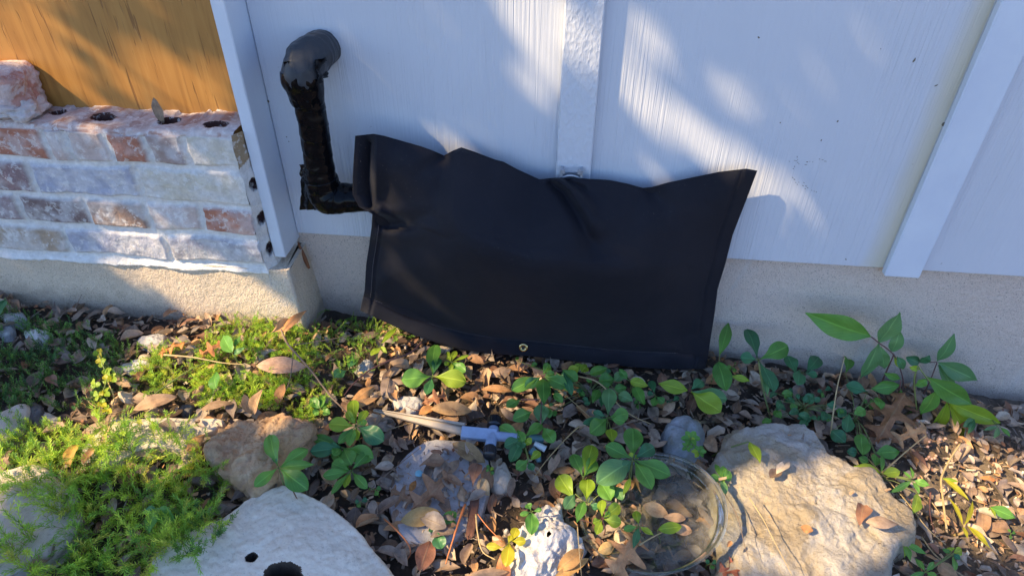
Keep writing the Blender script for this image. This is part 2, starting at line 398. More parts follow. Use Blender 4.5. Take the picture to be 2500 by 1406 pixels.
def m_stone(name, c0, c1, c2, sc=9, patch=None, bst=.6, pits=0.0, bd=.006):
    m, t, b = mat(name); v = coords(t); n = noise(t, v, sc, 7, .65, .5)
    c = ramp(t, n.outputs[0], [(.28, c0), (.5, c1), (.72, c2)])
    if patch:
        p = noise(t, v, patch[0], 6, .7, .8); q = ramp(t, p.outputs[0], [(patch[1], (0, 0, 0)), (patch[1]+.10, (1, 1, 1))]); c = mix(t, math_(t, 'MULTIPLY', q, patch[3]), c, patch[2])
    f = noise(t, v, 240, 3, .6); q = ramp(t, f.outputs[0], [(.60, (0, 0, 0)), (.68, (1, 1, 1))]); c = mix(t, math_(t, 'MULTIPLY', q, .35), c, tuple(x*.35 for x in c0))
    L(t, c, b.inputs['Base Color']); b.inputs['Roughness'].default_value = .9
    h = noise(t, v, 45, 8, .78); hh = math_(t, 'ADD', h.outputs[0], math_(t, 'MULTIPLY', noise(t, v, 160, 4, .7).outputs[0], .35))
    if pits:
        vo = N(t, 'TexVoronoi', inp={'Scale': 38, 'Randomness': 1.0}); L(t, noise_warp(t, v), vo.inputs['Vector'])
        hh = math_(t, 'ADD', hh, math_(t, 'MULTIPLY', vo.outputs[0], pits))
    bump(t, hh, bst, bd, b); return m
M_LIME = m_stone('buff_limestone', (.27, .21, .14), (.44, .355, .25), (.52, .45, .35), 6, (4.5, .50, (.52, .48, .44), .8), 1.0, .7, .012)
M_GREY = m_stone('smooth_grey_stone', (.60, .53, .43), (.74, .67, .55), (.80, .73, .61), 7, (12, .56, (.38, .33, .27), .5), .4)
M_ORNG = m_stone('orange_rough_rock', (.38, .20, .10), (.66, .42, .23), (.80, .62, .40), 14, (9, .52, (.44, .26, .20), .5), 1.0, 1.2, .014)
M_CRAG = m_stone('pale_pitted_rock', (.34, .32, .33), (.54, .51, .51), (.70, .67, .65), 16, (20, .52, (.40, .33, .24), .5), .9, .8)
M_BLUE = m_stone('blue_grey_rock', (.14, .16, .17), (.28, .31, .35), (.46, .51, .58), 14, (12, .5, (.16, .15, .09), .5), .9, .6)
M_FLAT = m_stone('buff_flagstone', (.46, .38, .30), (.56, .48, .39), (.62, .55, .47), 10, None, .5, .2)
M_PAVE = m_stone('mauve_grey_paver', (.34, .33, .35), (.44, .42, .43), (.52, .50, .50), 12, (9, .52, (.22, .17, .13), .7), .5)
M_CHIP = m_stone('white_quartz', (.30, .29, .29), (.46, .44, .43), (.58, .56, .54), 30, None, .8, .3)
M_DCHIP = m_stone('dark_chip', (.05, .05, .055), (.11, .10, .10), (.2, .19, .18), 30, None, .8, .3)
M_TWIG = m_simple('grey_brown_twig', (.20, .14, .10), .8, 0, (200, .5, .001))
M_STRAW = m_simple('straw_stalk', (.46, .33, .16), .6)
M_RED = m_simple('orange_red_stem', (.50, .16, .05), .5)
M_VSTEM = m_simple('green_stem', (.17, .21, .06), .5)
M_PSTEM = m_simple('purple_brown_stem', (.16, .07, .06), .6)
M_BARK = m_simple('red_brown_bark', (.13, .055, .035), .85, 0, (120, .8, .003))
M_RUST = m_simple('rusty_strip', (.22, .085, .035), .85, 0, (100, .5, .002))
M_PVC = m_simple('grey_plastic', (.25, .33, .48), .4, 0, (200, .1, .0005))
M_SPIKE = m_simple('weathered_tan_plastic', (.36, .30, .24), .6)
M_BLKP = m_simple('black_plastic', (.012, .014, .02), .35, 0, (60, .1, .0005))
M_TEAL = m_simple('teal_plastic', (.10, .20, .23), .4)
M_WPL = m_simple('white_plastic', (.62, .65, .68), .4)
M_CYAN = m_simple('pale_blue_button', (.25, .55, .66), .4)
M_CLIP = m_simple('grey_metal_clip', (.36, .38, .42), .4, .3)
M_SEED = m_simple('pinkish_seed', (.62, .36, .25), .5)
M_TERRA = m_simple('reddish_gritty_core', (.16, .06, .04), .95)
M_DIRT = m_simple('dried_dirt', (.16, .14, .11), .95)
def m_clear():
    m, t, b = mat('clear_plastic'); out = t.nodes['Material Output']
    tr = N(t, 'BsdfTransparent'); tr.inputs[0].default_value = (.90, .92, .90, 1)
    gl = N(t, 'BsdfGlossy'); gl.inputs['Roughness'].default_value = .06
    fr = N(t, 'Fresnel', inp={'IOR': 1.36}); ms = N(t, 'MixShader'); L(t, fr.outputs[0], ms.inputs[0]); L(t, tr.outputs[0], ms.inputs[1]); L(t, gl.outputs[0], ms.inputs[2])
    v = coords(t); n = noise(t, v, 22, 6, .7); dst = ramp(t, n.outputs[0], [(.42, (.02,)*3), (.75, (.26,)*3)])
    df = N(t, 'BsdfDiffuse'); df.inputs[0].default_value = (.36, .33, .29, 1); m2 = N(t, 'MixShader'); L(t, dst, m2.inputs[0]); L(t, ms.outputs[0], m2.inputs[1]); L(t, df.outputs[0], m2.inputs[2])
    L(t, m2.outputs[0], out.inputs[0]); return m
M_CLEAR = m_clear()
#@@STRUCTURE
# ------------------------------------------------------------------ ground
def axis(lo, hi, fine, far):
    a = np.arange(lo, hi, fine); k = np.geomspace(fine*2, far, 22)
    return np.concatenate([lo-np.cumsum(k)[::-1], a, hi+np.cumsum(k)])
gx = axis(-1.7, 1.5, .011, 3.0); gy = axis(-1.05, .02, .011, 3.0); gy = gy[gy < .06]
XX, YY = np.meshgrid(gx, gy, indexing='ij'); ZZ = G(XX, YY)
near = (XX > -1.8) & (XX < 1.6) & (YY > -1.2)
for i in range(XX.shape[0]):
    for j in range(XX.shape[1]):
        if near[i, j]:
            x, y = XX[i, j], YY[i, j]
            ZZ[i, j] += .010*fbm(x*9, y*9, .3, 5)+.006*mn.noise((x*40, y*40, 1))-.006
ground = obj('ground', mkmesh('ground', np.stack([XX, YY, ZZ], -1).reshape(-1, 3), grid_faces(*XX.shape)), M_SOIL)
tag(ground, kind='structure')

# ------------------------------------------------------------------ house wall
house = tag(empty('house_wall', (.4, 0, 0)), 'white painted board and batten house wall on a concrete footing', 'wall')
bot = .274
parts = [box(-.660, .9, 0, .0125, bot, 2.3)]
obj('siding_panel', mkmesh('siding_panel', *box(-.648, .764, 0, .0125, bot, 2.3), smooth=False), M_SID, house)
obj('siding_panel', mkmesh('siding_panel', *box(.766, 3.2, -.001, .0125, bot, 2.3), smooth=False), M_SID, house)
for x0, x1, zb in ((-.027, .047, bot-.002), (.7265, .803, bot-.009)):
    me = mkmesh('batten', *box(x0, x1, -.021, -.0012, zb, 2.3, .0025), smooth=False)
    me.materials.append(M_BAT if x0 < 0 else M_TRIM); me.materials.append(M_STAIN)
    if x0 > 0:
        for p in me.polygons:
            if p.normal.x < -.3: p.material_index = 1
    b_ = obj('batten', me, None, house); b_['label'] = 'rough embossed batten behind the black bag' if x0 < 0 else 'smooth batten with a yellow stain down its left edge'
obj('corner_board', mkmesh('corner_board', *box(-.677, -.6495, -.082, .012, .256, 2.3, .0022), smooth=False), M_TRIM, house)
# footing with an uneven face
def footing(x0, x1, y, z0, z1, amp, nx, nz, edge=None):
    xs = np.linspace(x0, x1, nx); zs = np.linspace(z0, z1, nz); V = []
    for x in xs:
        for z in zs: V.append((x, y+amp*fbm(x*14, z*14, 3, 4), z))
    return np.array(V), grid_faces(nx, nz)
V, F = footing(-.66, 3.2, .016, -.35, bot+.02, .0012, 420, 60)
obj('footing', mkmesh('footing', V, F), M_CONC, house)
obj('footing_core', mkmesh('footing_core', *box(-.66, 3.2, .03, .25, -.35, bot+.02), smooth=False), M_CONC, house)
# dirt flecks and scuffs on the siding (real blobs of dried dirt)
dv = []
def fleck(px, py, l, w, ang, y=-.0002):
    P = onY(px, py, y); s = pxsize(P); u = np.array([math.cos(ang), 0, -math.sin(ang)]); v = np.array([math.sin(ang), 0, math.cos(ang)])
    V = [P+np.array([0, -.0012, 0])]; k = 7
    for i in range(k):
        a = 2*math.pi*i/k; r = .33*s*(.75+.5*rnd.random()); V.append(P+u*math.cos(a)*l*r+v*math.sin(a)*w*r)
    dv.append((V, [[0, 1+i, 1+(i+1) % k] for i in range(k)]))
for a in [(2232, 148, 9, 20, .2), (2286, 209, 6, 14, 1.1), (2304, 304, 14, 16, .3), (1852, 92, 12, 6, .6), (2045, 297, 6, 10, .2), (2005, 343, 5, 8, 0), (1905, 300, 5, 5, 0), (2308, 465, 5, 6, 0), (648, 255, 12, 22, .4), (655, 248, 10, 9, 1.0),
          (700, 335, 5, 5, 0), (705, 346, 4, 6, 0), (680, 410, 5, 5, 0), (2065, 633, 8, 4, .8), (2150, 120, 4, 4, 0)]: fleck(*a)
for i in range(11): fleck(1930+rnd.uniform(-10, 95), 394+rnd.gauss(0, 3), rnd.uniform(3, 14), 2.0, .05)
for i in range(14):
    q = rnd.random(); fleck(1935+q*60, 437+q*32+rnd.gauss(0, 3), rnd.uniform(3, 8), 2.5, .4)
for i in range(7): fleck(1945+rnd.gauss(0, 5), 375+rnd.uniform(0, 38), rnd.uniform(3, 6), 3, .3)
obj('dirt_flecks', mkmesh('dirt_flecks', *merge(dv)), M_DIRT, house)

# ------------------------------------------------------------------ plywood above the brick
ply = obj('plywood_panel', mkmesh('plywood_panel', *box(-2.6, -.679, -.004, .012, .50, 2.3), smooth=False), M_PLY)
tag(ply, 'orange stained plywood sheet with vertical grain above the broken brick ledge', 'plywood sheet')

# ------------------------------------------------------------------ whitewashed brick wall
brick = tag(empty('brick_wall', (-1.3, -.1, 0)), 'low whitewashed brick wall on a sandy concrete footing, left of the white trim board', 'brick wall')
YB = -.1
def bx(px, py): return onY(px, py, YB)[0]
RW = (.62, .60, .59); RED = (.46, .19, .12); BR = (.33, .20, .15); PUR = (.30, .20, .20); PAL = (.60, .47, .42); GRB = (.44, .44, .52); CRM = (.66, .60, .50); TAN = (.46, .34, .24)
def course(zt, zb, py, joints, cols):
    xs = [-2.6]
    return dict(zt=zt, zb=zb, x=[min(bx(j, py), -.690) if j > 600 else bx(j, py) for j in joints], c=cols)
COURSES = [
    course(.572, .497, 355, [-1180, -880, -560, -240, -60, 120, 172, 268, 360, 455, 606], [PAL, RED, BR, PAL, RED, RED, PAL, PAL, RED, (.40, .30, .27), CRM]),
    course(.482, .411, 440, [-1180, -900, -650, -420, -160, 82, 338, 612], [BR, PUR, PAL, RED, GRB, PUR, GRB, CRM]),
    course(.396, .333, 520, [-1180, -900, -640, -380, -140, 60, 222, 360, 492, 638], [PUR, RED, PAL, BR, PUR, PUR, (.24, .17, .16), (.33, .22, .17), PAL, RED]),
    course(.313, .250, 592, [-1180, -850, -600, -340, -90, 168, 408, 652], [PAL, BR, PUR, GRB, PAL, TAN, GRB, (.38, .36, .40)])]
for c in COURSES: c['c'] = c['c'][-len(c['x']):]
MORT = (.76, .73, .70)
XE = -.690
def brick_at(x, z):
    wx = x+.005*fbm(x*18, z*22, 5, 4); wz = z+.007*fbm(x*8, z*9, 8, 4)
    for c in COURSES:
        if c['zb']-.012 < wz < c['zt']+.012:
            xs = c['x']
            for k, xr in enumerate(xs):
                xl = xs[k-1] if k else xr-.21
                if xl < wx <= xr:
                    last = k == len(xs)-1
                    d = min(wx-xl-.0075, (xr-.0075-wx) if not last else 1, wz-c['zb'], (c['zt']-wz) if c is not COURSES[0] else 1)
                    m = max(0, min(1, d/.006+.35)); return m, c['c'][k], (k*7+int(c['zt']*100))
    return 0, MORT, 0
def smooth(a): return a*a*(3-2*a)
HOLES = [(onZ(140, 273, .575), .014, .010), (onZ(252, 285, .575), .020, .013), (onZ(412, 294, .575), .019, .013), (onZ(528, 307, .575), .022, .014)]
xs = np.concatenate([np.linspace(-2.6, -1.55, 60)[:-1], np.arange(-1.55, XE, .0026), [XE]])
zf = np.arange(.19, .562, .0026)
V = []; Cc = []
prof = [('f', z) for z in zf]+[('r', a) for a in np.linspace(0, 90, 6)]+[('t', y) for y in np.arange(YB+.014, .012, .0026)]
for x in xs:
    lift = .006*fbm(x*6, 1, 2, 3)
    for kind, q in prof:
        hole = False
        if kind == 'f':
            z = q; m, c, s = brick_at(x, z); m = smooth(m)
            h = m*.0085+.0025*fbm(x*30, z*30, s, 5)+.006*fbm(x*8, z*8, 2, 4)+.002*math.sin(s*2.3)*m
            if z < .245: h += .010*smooth(min(1, max(0, (.245-z)/.02)))
            drop = 0
            if z < .222+.008*fbm(x*11, 3, 1, 3): h -= .030
            P = [x, YB-h, z]
            if z > .5: P[2] += lift*(z-.5)/.07
        else:
            if kind == 'r':
                a = math.radians(q); y = YB+.012-.012*math.cos(a)-.004*math.cos(a); z = .562+.012*math.sin(a)
            else: y = q; z = .574
            m, c, s = brick_at(x, .55); m = smooth(m)
            z += lift+.0035*fbm(x*16, y*16, 4, 4)+.0015*fbm(x*60, y*60, 4, 3)
            if kind == 't': z += .004*smooth(min(1, max(0, (y-YB-.05)/.05)))*(1 if fbm(x*9, 0, 0, 2) > 0 else -.5)
            c = tuple(.55*a_+.45*b_ for a_, b_ in zip((.56, .36, .30), (.64, .58, .54)))
            g = fbm(x*12, y*18, 9, 4); m = 1
            if g > .12: c = (.42, .23, .17)
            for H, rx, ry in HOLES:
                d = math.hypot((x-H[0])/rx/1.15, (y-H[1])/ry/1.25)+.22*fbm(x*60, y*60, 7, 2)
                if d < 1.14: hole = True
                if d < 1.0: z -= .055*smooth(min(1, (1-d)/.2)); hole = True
            P = [x, y, z]
        g = fbm(x*25, q*25 if kind == 'f' else q, 11, 5); g2 = fbm(x*8, (q if kind == 'f' else .5)*8, 4, 3)
        w = min(1, max(0, .5+g*1.6+g2*1.1+.05))
        if kind == 'f' and c in (RED, PUR): w *= .75
        cc = [a_*(1-w*.55)+b_*w*.55 for a_, b_ in zip(c, (.74, .71, .70))]
        cc = [m*a_+(1-m)*b_ for a_, b_ in zip(cc, MORT)]
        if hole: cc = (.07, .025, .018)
        V.append(P); Cc.append(cc)
V = np.array(V)
# keep the sheet's right end ragged
V[:, 0] = np.where(V[:, 0] > XE-.03, V[:, 0]+(.002*np.sin(V[:, 2]*31+1)+.001*np.sin(V[:, 2]*113))*(V[:, 0]-XE+.03)/.03, V[:, 0])
obj('brickwork', mkmesh('brickwork', V, grid_faces(len(xs), len(prof)), Cc), M_BRICK, brick)
# the end of the wall, with the open brick cores
ys = np.concatenate([np.linspace(YB-.006, YB+.03, 24), np.linspace(YB+.034, .012, 14)]); zs = np.arange(.19, .572, .003); V = []; Cc = []
for y in ys:
    for z in zs:
        x = XE-.002+.002*math.sin(z*31+1)+.001*math.sin(z*113)+min(1, (y-YB+.006)/.026)*.014; c = (.74, .70, .66); d0 = 0; yy = y
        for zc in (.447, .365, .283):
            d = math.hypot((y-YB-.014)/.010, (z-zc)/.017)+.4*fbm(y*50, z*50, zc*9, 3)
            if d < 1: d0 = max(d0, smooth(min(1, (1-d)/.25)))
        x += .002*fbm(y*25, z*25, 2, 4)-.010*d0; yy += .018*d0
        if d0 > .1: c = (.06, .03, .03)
        elif z > .505+.02*fbm(y*22, z*22, 6, 3): c = (.38, .27, .16)
        V.append((x, yy, z)); Cc.append(c)
obj('brick_end', mkmesh('brick_end', V, grid_faces(len(ys), len(zs)), Cc), M_BRICK, brick)
# footing of the brick wall, rounded corner
fy = -.104; xs = np.concatenate([np.linspace(-2.6, -1.6, 20)[:-1], np.arange(-1.6, -.65, .006)]); pts = [(x, fy, 0) for x in xs]
for a in np.linspace(0, 90, 9): pts.append((-.648+.008*math.sin(math.radians(a)), fy+.008-.008*math.cos(math.radians(a)), 1))
for y in np.linspace(fy+.012, .02, 22): pts.append((-.640, y, 1))
zs = np.concatenate([np.arange(-.3, .0, .03), np.arange(.0, .236, .005)]); V = []
for (x, y, s) in pts:
    for z in zs:
        out = .5*smooth(min(1, max(0, (.24-z)/.24)))*.036
        n_ = .0022*fbm(x*12, z*12, y*12, 4)+.0008*fbm(x*70, z*70, y*70, 3)
        if s == 0: V.append((x, y-n_-out*.35, z))
        else: V.append((x+out*.8+n_, y-out*.3*(1-(y-fy)/.13), z))
obj('footing', mkmesh('footing', V, grid_faces(len(pts), len(zs))), M_CONC2, brick)
zt = .2345; V = []
for i, (x, y, s) in enumerate(pts): V += [(x, y, zt), (x if s == 0 else -.66, .03, zt)]
obj('footing_top', mkmesh('footing_top', V, grid_faces(len(pts), 2)), M_CONC2, brick)
# broken brick lying on the ledge
def lump(cx, cy, cz, sx, sy, sz, rot, seed, sharp=4.0, noi=.12, res=44, colf=None):
    """superellipsoid broken block"""
    V = []; Cc = []; cr, sr = math.cos(rot), math.sin(rot)
    for i in range(res):
        ph = math.pi*i/(res-1)-math.pi/2
        for j in range(res*2):
            th = 2*math.pi*j/(res*2)
            d = np.array([math.cos(ph)*math.cos(th), math.cos(ph)*math.sin(th), math.sin(ph)])
            r = (sum(abs(q)**sharp for q in d))**(-1/sharp); q = d*r
            k = 1+noi*fbm(q[0]*1.6+seed, q[1]*1.6, q[2]*1.6, 5); q = q*k*np.array([sx, sy, sz])
            V.append((cx+q[0]*cr-q[1]*sr, cy+q[0]*sr+q[1]*cr, cz+q[2]))
            if colf: Cc.append(colf(q))
    return np.array(V), grid_faces(res, res*2, True), (Cc or None)
def cf(q):
    g = fbm(q[0]*30, q[1]*30, q[2]*30, 4); return (.50, .27, .22) if g > -.05 else (.62, .48, .45)
Pb = onZ(15, 285, .60)
V, F, c = lump(-1.235, -.055, .622, .095, .052, .052, .15, 3.1, 5, .16, 60, cf)
obj('loose_brick', mkmesh('loose_brick', V, F, c), M_LOOSE, brick)
def cf2(q): return (.62, .55, .52)
V, F, c = lump(-1.165, -.062, .592, .040, .045, .022, .3, 5.1, 2.4, .35, 40, cf2)
obj('mortar_lump', mkmesh('mortar_lump', V, F, c), M_LOOSE, brick)

# dark void under the bottom of the trim board: rusty strip
P0 = onY(727, 590, -.002); P1 = onY(755, 655, -.02)
tag(obj('rusty_strip', mkmesh('rusty_strip', *tube([P0, (P0+P1)/2+np.array([.002, -.004, 0]), P1], [.002, .0055, .0035], 10, 5)), M_RUST), 'rusty brown strip hanging below the trim board in the footing corner', 'strip')

# oval dry leaf standing in a brick core hole is built with the leaves below

# ------------------------------------------------------------------ pipe wrapped in tape
PX, PY_ = -.524, -.088
pipe = tag(empty('taped_pipe', (PX, PY_, .45)), 'outdoor water pipe wrapped in shiny black tape beside the trim board', 'pipe')
def wrinkle(amp, sc, seed, spiral=0):
    def f(P, u, th):
        a = mn.noise((P[0]*sc, P[1]*sc, P[2]*sc*.6+seed)); b = 1-abs(mn.noise((P[0]*sc*1.9+seed, P[1]*sc*1.9, P[2]*sc*1.2)))*2
        c = 0
        if spiral: q = (u*spiral+th/6.283) % 1.0; c = (q if q > .12 else (1-q/.12)*.9)*.0012
        return amp*(a*.8+b*.35)+c+.0009*mn.noise((P[0]*95, P[1]*95, P[2]*60+seed))
    return f
top = np.array([PX, PY_, .700])
obj('vertical_run', mkmesh('vertical_run', *tube([(PX+.003, PY_, .69), (PX+.004, PY_, .65), (PX+.004, PY_, .59), (PX+.002, PY_, .53), (PX, PY_, .475), (PX, PY_, .435)], [.034, .030, .029, .029, .032, .034], 150, 64, wrinkle(.0011, 30, 2, 9))), M_TAPE, pipe)
obj('upper_elbow', mkmesh('upper_elbow', *tube([(PX+.018, .004, .722), (PX+.016, -.035, .723), (PX+.008, -.068, .718), (PX+.001, -.088, .700), (PX-.000, -.090, .676)], [.034, .037, .039, .038, .034], 90, 64, wrinkle(.0038, 30, 5))), M_DUCT, pipe)
obj('collar_wrap', mkmesh('collar_wrap', *tube([(PX-.001, -.087, .702), (PX-.001, -.089, .690), (PX+.001, -.088, .672), (PX+.002, -.088, .640)], [.039, .040, .036, .031], 50, 64, wrinkle(.0028, 34, 9))), M_TAPE, pipe)
obj('lower_elbow', mkmesh('lower_elbow', *tube([(PX-.001, PY_, .475), (PX+.001, PY_, .448), (PX+.014, PY_+.002, .428), (PX+.05, PY_+.010, .424), (PX+.13, PY_+.030, .424)], [.034, .035, .037, .031, .030], 90, 64, wrinkle(.0026, 34, 12, 6))), M_TAPE, pipe)
def sheet(cs, nu=14, nv=14, thick=.0006, cr=.003, seed=0):
    """a loose tape tail: crumpled thin quad with thickness"""
    a, b, c, d = [np.array(q, float) for q in cs]; n = np.cross(b-a, d-a); n /= np.linalg.norm(n); V = []
    for s in (0, 1):
        for i in range(nu):
            for j in range(nv):
                u, v = i/(nu-1), j/(nv-1); P = a*(1-u)*(1-v)+b*u*(1-v)+c*u*v+d*(1-u)*v
                V.append(P+n*(cr*fbm(u*3+seed, v*3, seed, 3)*2+s*thick))
    f = grid_faces(nu, nv); F = f.tolist()+(f[:, ::-1]+nu*nv).tolist()
    return V, F
def Pp(px, py, y=-.10): return onY(px, py, y)
fl = [sheet([Pp(692, 152, -.112), Pp(706, 150, -.116), Pp(720, 225, -.108), Pp(706, 232, -.100)], seed=1, cr=.004),
      sheet([Pp(770, 150, -.12), Pp(802, 135, -.05), Pp(798, 185, -.06), Pp(782, 205, -.11)], seed=4, cr=.005)]
obj('loose_tape_end', mkmesh('loose_tape_end', *merge(fl)), M_TAPE, pipe)
fl = [sheet([Pp(737, 430, -.085), Pp(762, 440, -.11), Pp(785, 512, -.105), Pp(731, 513, -.085)], seed=7, cr=.004),
      sheet([Pp(731, 402, -.09), Pp(745, 402, -.11), Pp(750, 440, -.11), Pp(736, 446, -.09)], seed=8, cr=.003),
      sheet([Pp(780, 490, -.112), Pp(866, 480, -.10), Pp(862, 498, -.085), Pp(800, 515, -.09)], seed=9, cr=.005)]
obj('loose_tape_end', mkmesh('loose_tape_end', *merge(fl)), M_TAPE, pipe)

# ------------------------------------------------------------------ conduit clip on the middle batten
clip = tag(empty('pipe_clip', tuple(onY(1395, 420, -.03))), 'small grey U shaped clip on the middle batten just above the black bag', 'clip')
c0 = onY(1395, 428, -.03); q = []
for s in (-1, 1):
    q.append(box(c0[0]+s*.021-.003, c0[0]+s*.021+.003, -.041, -.0215, c0[2]-.03, c0[2]+.017, .0008))
    q.append(box(c0[0]+s*.017-.005, c0[0]+s*.017+.003, -.043, -.0405, c0[2]+.008, c0[2]+.019, .0008))
obj('prongs', fixn(mkmesh('prongs', *merge(q), smooth=False)), M_CLIP, clip)
obj('back_plate', mkmesh('back_plate', *box(c0[0]-.024, c0[0]+.024, -.0235, -.0213, c0[2]-.03, c0[2]+.004, .0006), smooth=False), M_CLIP, clip)
obj('cross_bar', mkmesh('cross_bar', *tube([(c0[0]-.02, -.037, c0[2]-.004), (c0[0]-.008, -.037, c0[2]+.002), (c0[0]+.008, -.037, c0[2]+.002), (c0[0]+.02, -.037, c0[2]-.004)], [.0022]*4, 16, 8)), M_CLIP, clip)

# ------------------------------------------------------------------ black insulated bag
TOP = [(867, 332), (912, 327), (938, 332), (1026, 357), (1057, 368), (1084, 380), (1106, 368), (1126, 360), (1159, 371), (1209, 390), (1229, 395), (1264, 414), (1317, 438), (1357, 434), (1423, 436), (1489, 440), (1533, 449), (1569, 459), (1591, 457), (1630, 446), (1688, 434), (1754, 420), (1822, 412), (1849, 417)]
RGT = [(1849, 417), (1820, 494), (1789, 573), (1771, 644), (1752, 706), (1745, 763), (1736, 820), (1727, 878), (1721, 900)]
BOT = [(879, 758), (938, 785), (995, 811), (1070, 838), (1123, 853), (1203, 864), (1291, 869), (1423, 884), (1555, 897), (1643, 902), (1721, 900)]
LFT = [(867, 332), (861, 432), (861, 476), (876, 505), (909, 523), (907, 556), (901, 600), (894, 644), (890, 710), (879, 758)]
def resamp(pl, n):
    P = np.array(pl, float); d = np.r_[0, np.cumsum(np.linalg.norm(np.diff(P, axis=0), axis=1))]; d /= d[-1]
    return np.stack([np.interp(np.linspace(0, 1, n), d, P[:, k]) for k in (0, 1)], 1)
NU, NV = 300, 170
cT, cB, cL, cR = resamp(TOP, NU), resamp(BOT, NU), resamp(LFT, NV), resamp(RGT, NV)
def gaussline(px, py, pl, w0, w1=None):
    best = 1e9; bt = 0
    n = len(pl)-1
    for i in range(n):
        a = np.array(pl[i], float); b = np.array(pl[i+1], float); ab = b-a
        t = max(0, min(1, ((px-a[0])*ab[0]+(py-a[1])*ab[1])/(ab@ab))); d = math.hypot(px-a[0]-ab[0]*t, py-a[1]-ab[1]*t)
        if d < best: best = d; bt = (i+t)/n
    w = w0 if w1 is None else w0+(w1-w0)*bt
    return math.exp(-(best/w)**2), bt
Vf = []; Vb = []
def s01(x): x = max(0, min(1, x)); return x*x*(3-2*x)
for i in range(NU):
    u = i/(NU-1)
    for j in range(NV):
        v = j/(NV-1)
        p = (1-v)*cT[i]+v*cB[i]+(1-u)*cL[j]+u*cR[j]-((1-u)*(1-v)*cT[0]+u*(1-v)*cT[-1]+(1-u)*v*cB[0]+u*v*cB[-1])
        px, py = p
        base = -.062*(1-u)*(1-v)-.034*u*(1-v)-.098*(1-u)*v-.082*u*v
        base -= .050*(1-s01(u/.10))*s01((.62-v)/.2)
        # distance in from the sewn edges
        dl, dr, dt, db = u*860, (1-u)*930, v*430, (1-v)*430
        el = s01((dl-24)/300)**.6; er = s01((dr-30)/380)**.6; et = s01((dt-2)/230)**.55; eb = s01((db-36)/190)**.5
        infl = el*er*et*eb
        T = .125*(1-.25*s01((u-.5)*2))
        dep = T*infl
        # pipe lifts the top left shoulder of the bag
        dep += .045*s01((px-895)/25)*math.exp(-((px-960)/130)**2-((py-400)/90)**2)
        dep -= .012*(1-s01((px-866)/44))*s01((540-py)/30)
        # folds
        g, bt = gaussline(px, py, [(1352, 436), (1395, 462), (1432, 515), (1458, 570), (1466, 625)], 13, 22); dep += 0.0195*g*(1-bt**2)*s01(dt/6)
        g, bt = gaussline(px, py, [(1346, 446), (1375, 470), (1408, 520), (1440, 585), (1455, 640)], 10, 24); dep -= 0.0195*g*(1-bt**3)
        g, bt = gaussline(px, py, [(1385, 440), (1425, 468), (1450, 500), (1475, 560)], 9, 20); dep -= 0.0135*g*(1-bt)
        g, bt = gaussline(px, py, [(1400, 438), (1430, 450), (1443, 480)], 8, 12); dep += 0.0105*g*(1-bt)*s01(dt/6)
        g, bt = gaussline(px, py, [(1460, 600), (1462, 660), (1452, 760)], 40, 90); dep -= 0.0180*g*(1-bt)
        g, bt = gaussline(px, py, [(1084, 382), (1040, 410), (1000, 450)], 12, 26); dep -= 0.0120*g*(1-bt)
        g, bt = gaussline(px, py, [(1126, 362), (1140, 400), (1150, 460)], 26, 50); dep += 0.0120*g*(1-bt)*s01(dt/8)
        g, bt = gaussline(px, py, [(912, 528), (950, 548), (1000, 546), (1045, 528)], 12, 20); dep -= 0.0240*g*(1-bt*.7)*s01(dl/20)
        g, bt = gaussline(px, py, [(930, 515), (960, 520), (1000, 512)], 12, 16); dep += 0.0150*g*(1-bt)
        g, bt = gaussline(px, py, [(925, 575), (985, 580), (1045, 560), (1090, 520)], 18, 40); dep += 0.0150*g*(1-bt*.8)
        g, bt = gaussline(px, py, [(905, 350), (900, 400), (896, 440), (905, 500)], 6, 8); dep -= 0.0150*g*s01(dt/6)
        g, bt = gaussline(px, py, [(925, 770), (1020, 760), (1120, 700), (1180, 650)], 22, 55); dep -= 0.0150*g*(1-bt)*s01((db-20)/30)
        g, bt = gaussline(px, py, [(940, 680), (1020, 650), (1120, 640)], 26, 55); dep += 0.0090*g*(1-bt)
        g, bt = gaussline(px, py, [(1585, 460), (1640, 520), (1690, 620)], 16, 60); dep -= 0.0135*g*(1-bt)
        g, bt = gaussline(px, py, [(1820, 425), (1750, 520), (1640, 600)], 30, 90); dep += 0.0150*g*(1-bt)
        g, bt = gaussline(px, py, [(1730, 870), (1640, 800), (1560, 740)], 18, 60); dep -= 0.0120*g*(1-bt)
        # hems: stitched ridges
        if 26 < db < 44: dep -= .0035*math.exp(-((db-35)/4)**2)
        if dr < 44: dep -= .003*math.exp(-((dr-32)/4)**2)
        if dl < 40: dep -= .003*math.exp(-((dl-26)/4)**2)*s01((py-540)/30)
        if db < 34: dep += (.013+.003*math.sin(px*.045))*(1-db/34)*s01(dl/30)*s01(dr/30)
        wr = .0030*mn.noise((px*.006, py*.006, 0))+.0012*mn.noise((px*.017, py*.020, 4))+.0003*mn.noise((px*.06, py*.06, 7))
        dep += wr*(.3+.7*min(1, infl*2))
        y = base-dep
        Vf.append(onY(px, py, y)); Vb.append(onY(px, py, min(-.006, base+.004+.016*infl)) if (0 < i < NU-1 and 0 < j < NV-1) else onY(px, py, base+.003))
bag = tag(empty('insulated_bag', (-.02, -.07, 0)), 'large black insulated fabric bag hanging against the white wall from the taped pipe', 'bag')
n_ = NU*NV; f = grid_faces(NU, NV); F = f.tolist()+(f[:, ::-1]+n_).tolist()
rim = [(i, 0) for i in range(NU)]+[(NU-1, j) for j in range(1, NV)]+[(i, NV-1) for i in range(NU-2, -1, -1)]+[(0, j) for j in range(NV-2, 0, -1)]
rim = [a*NV+b for a, b in rim]
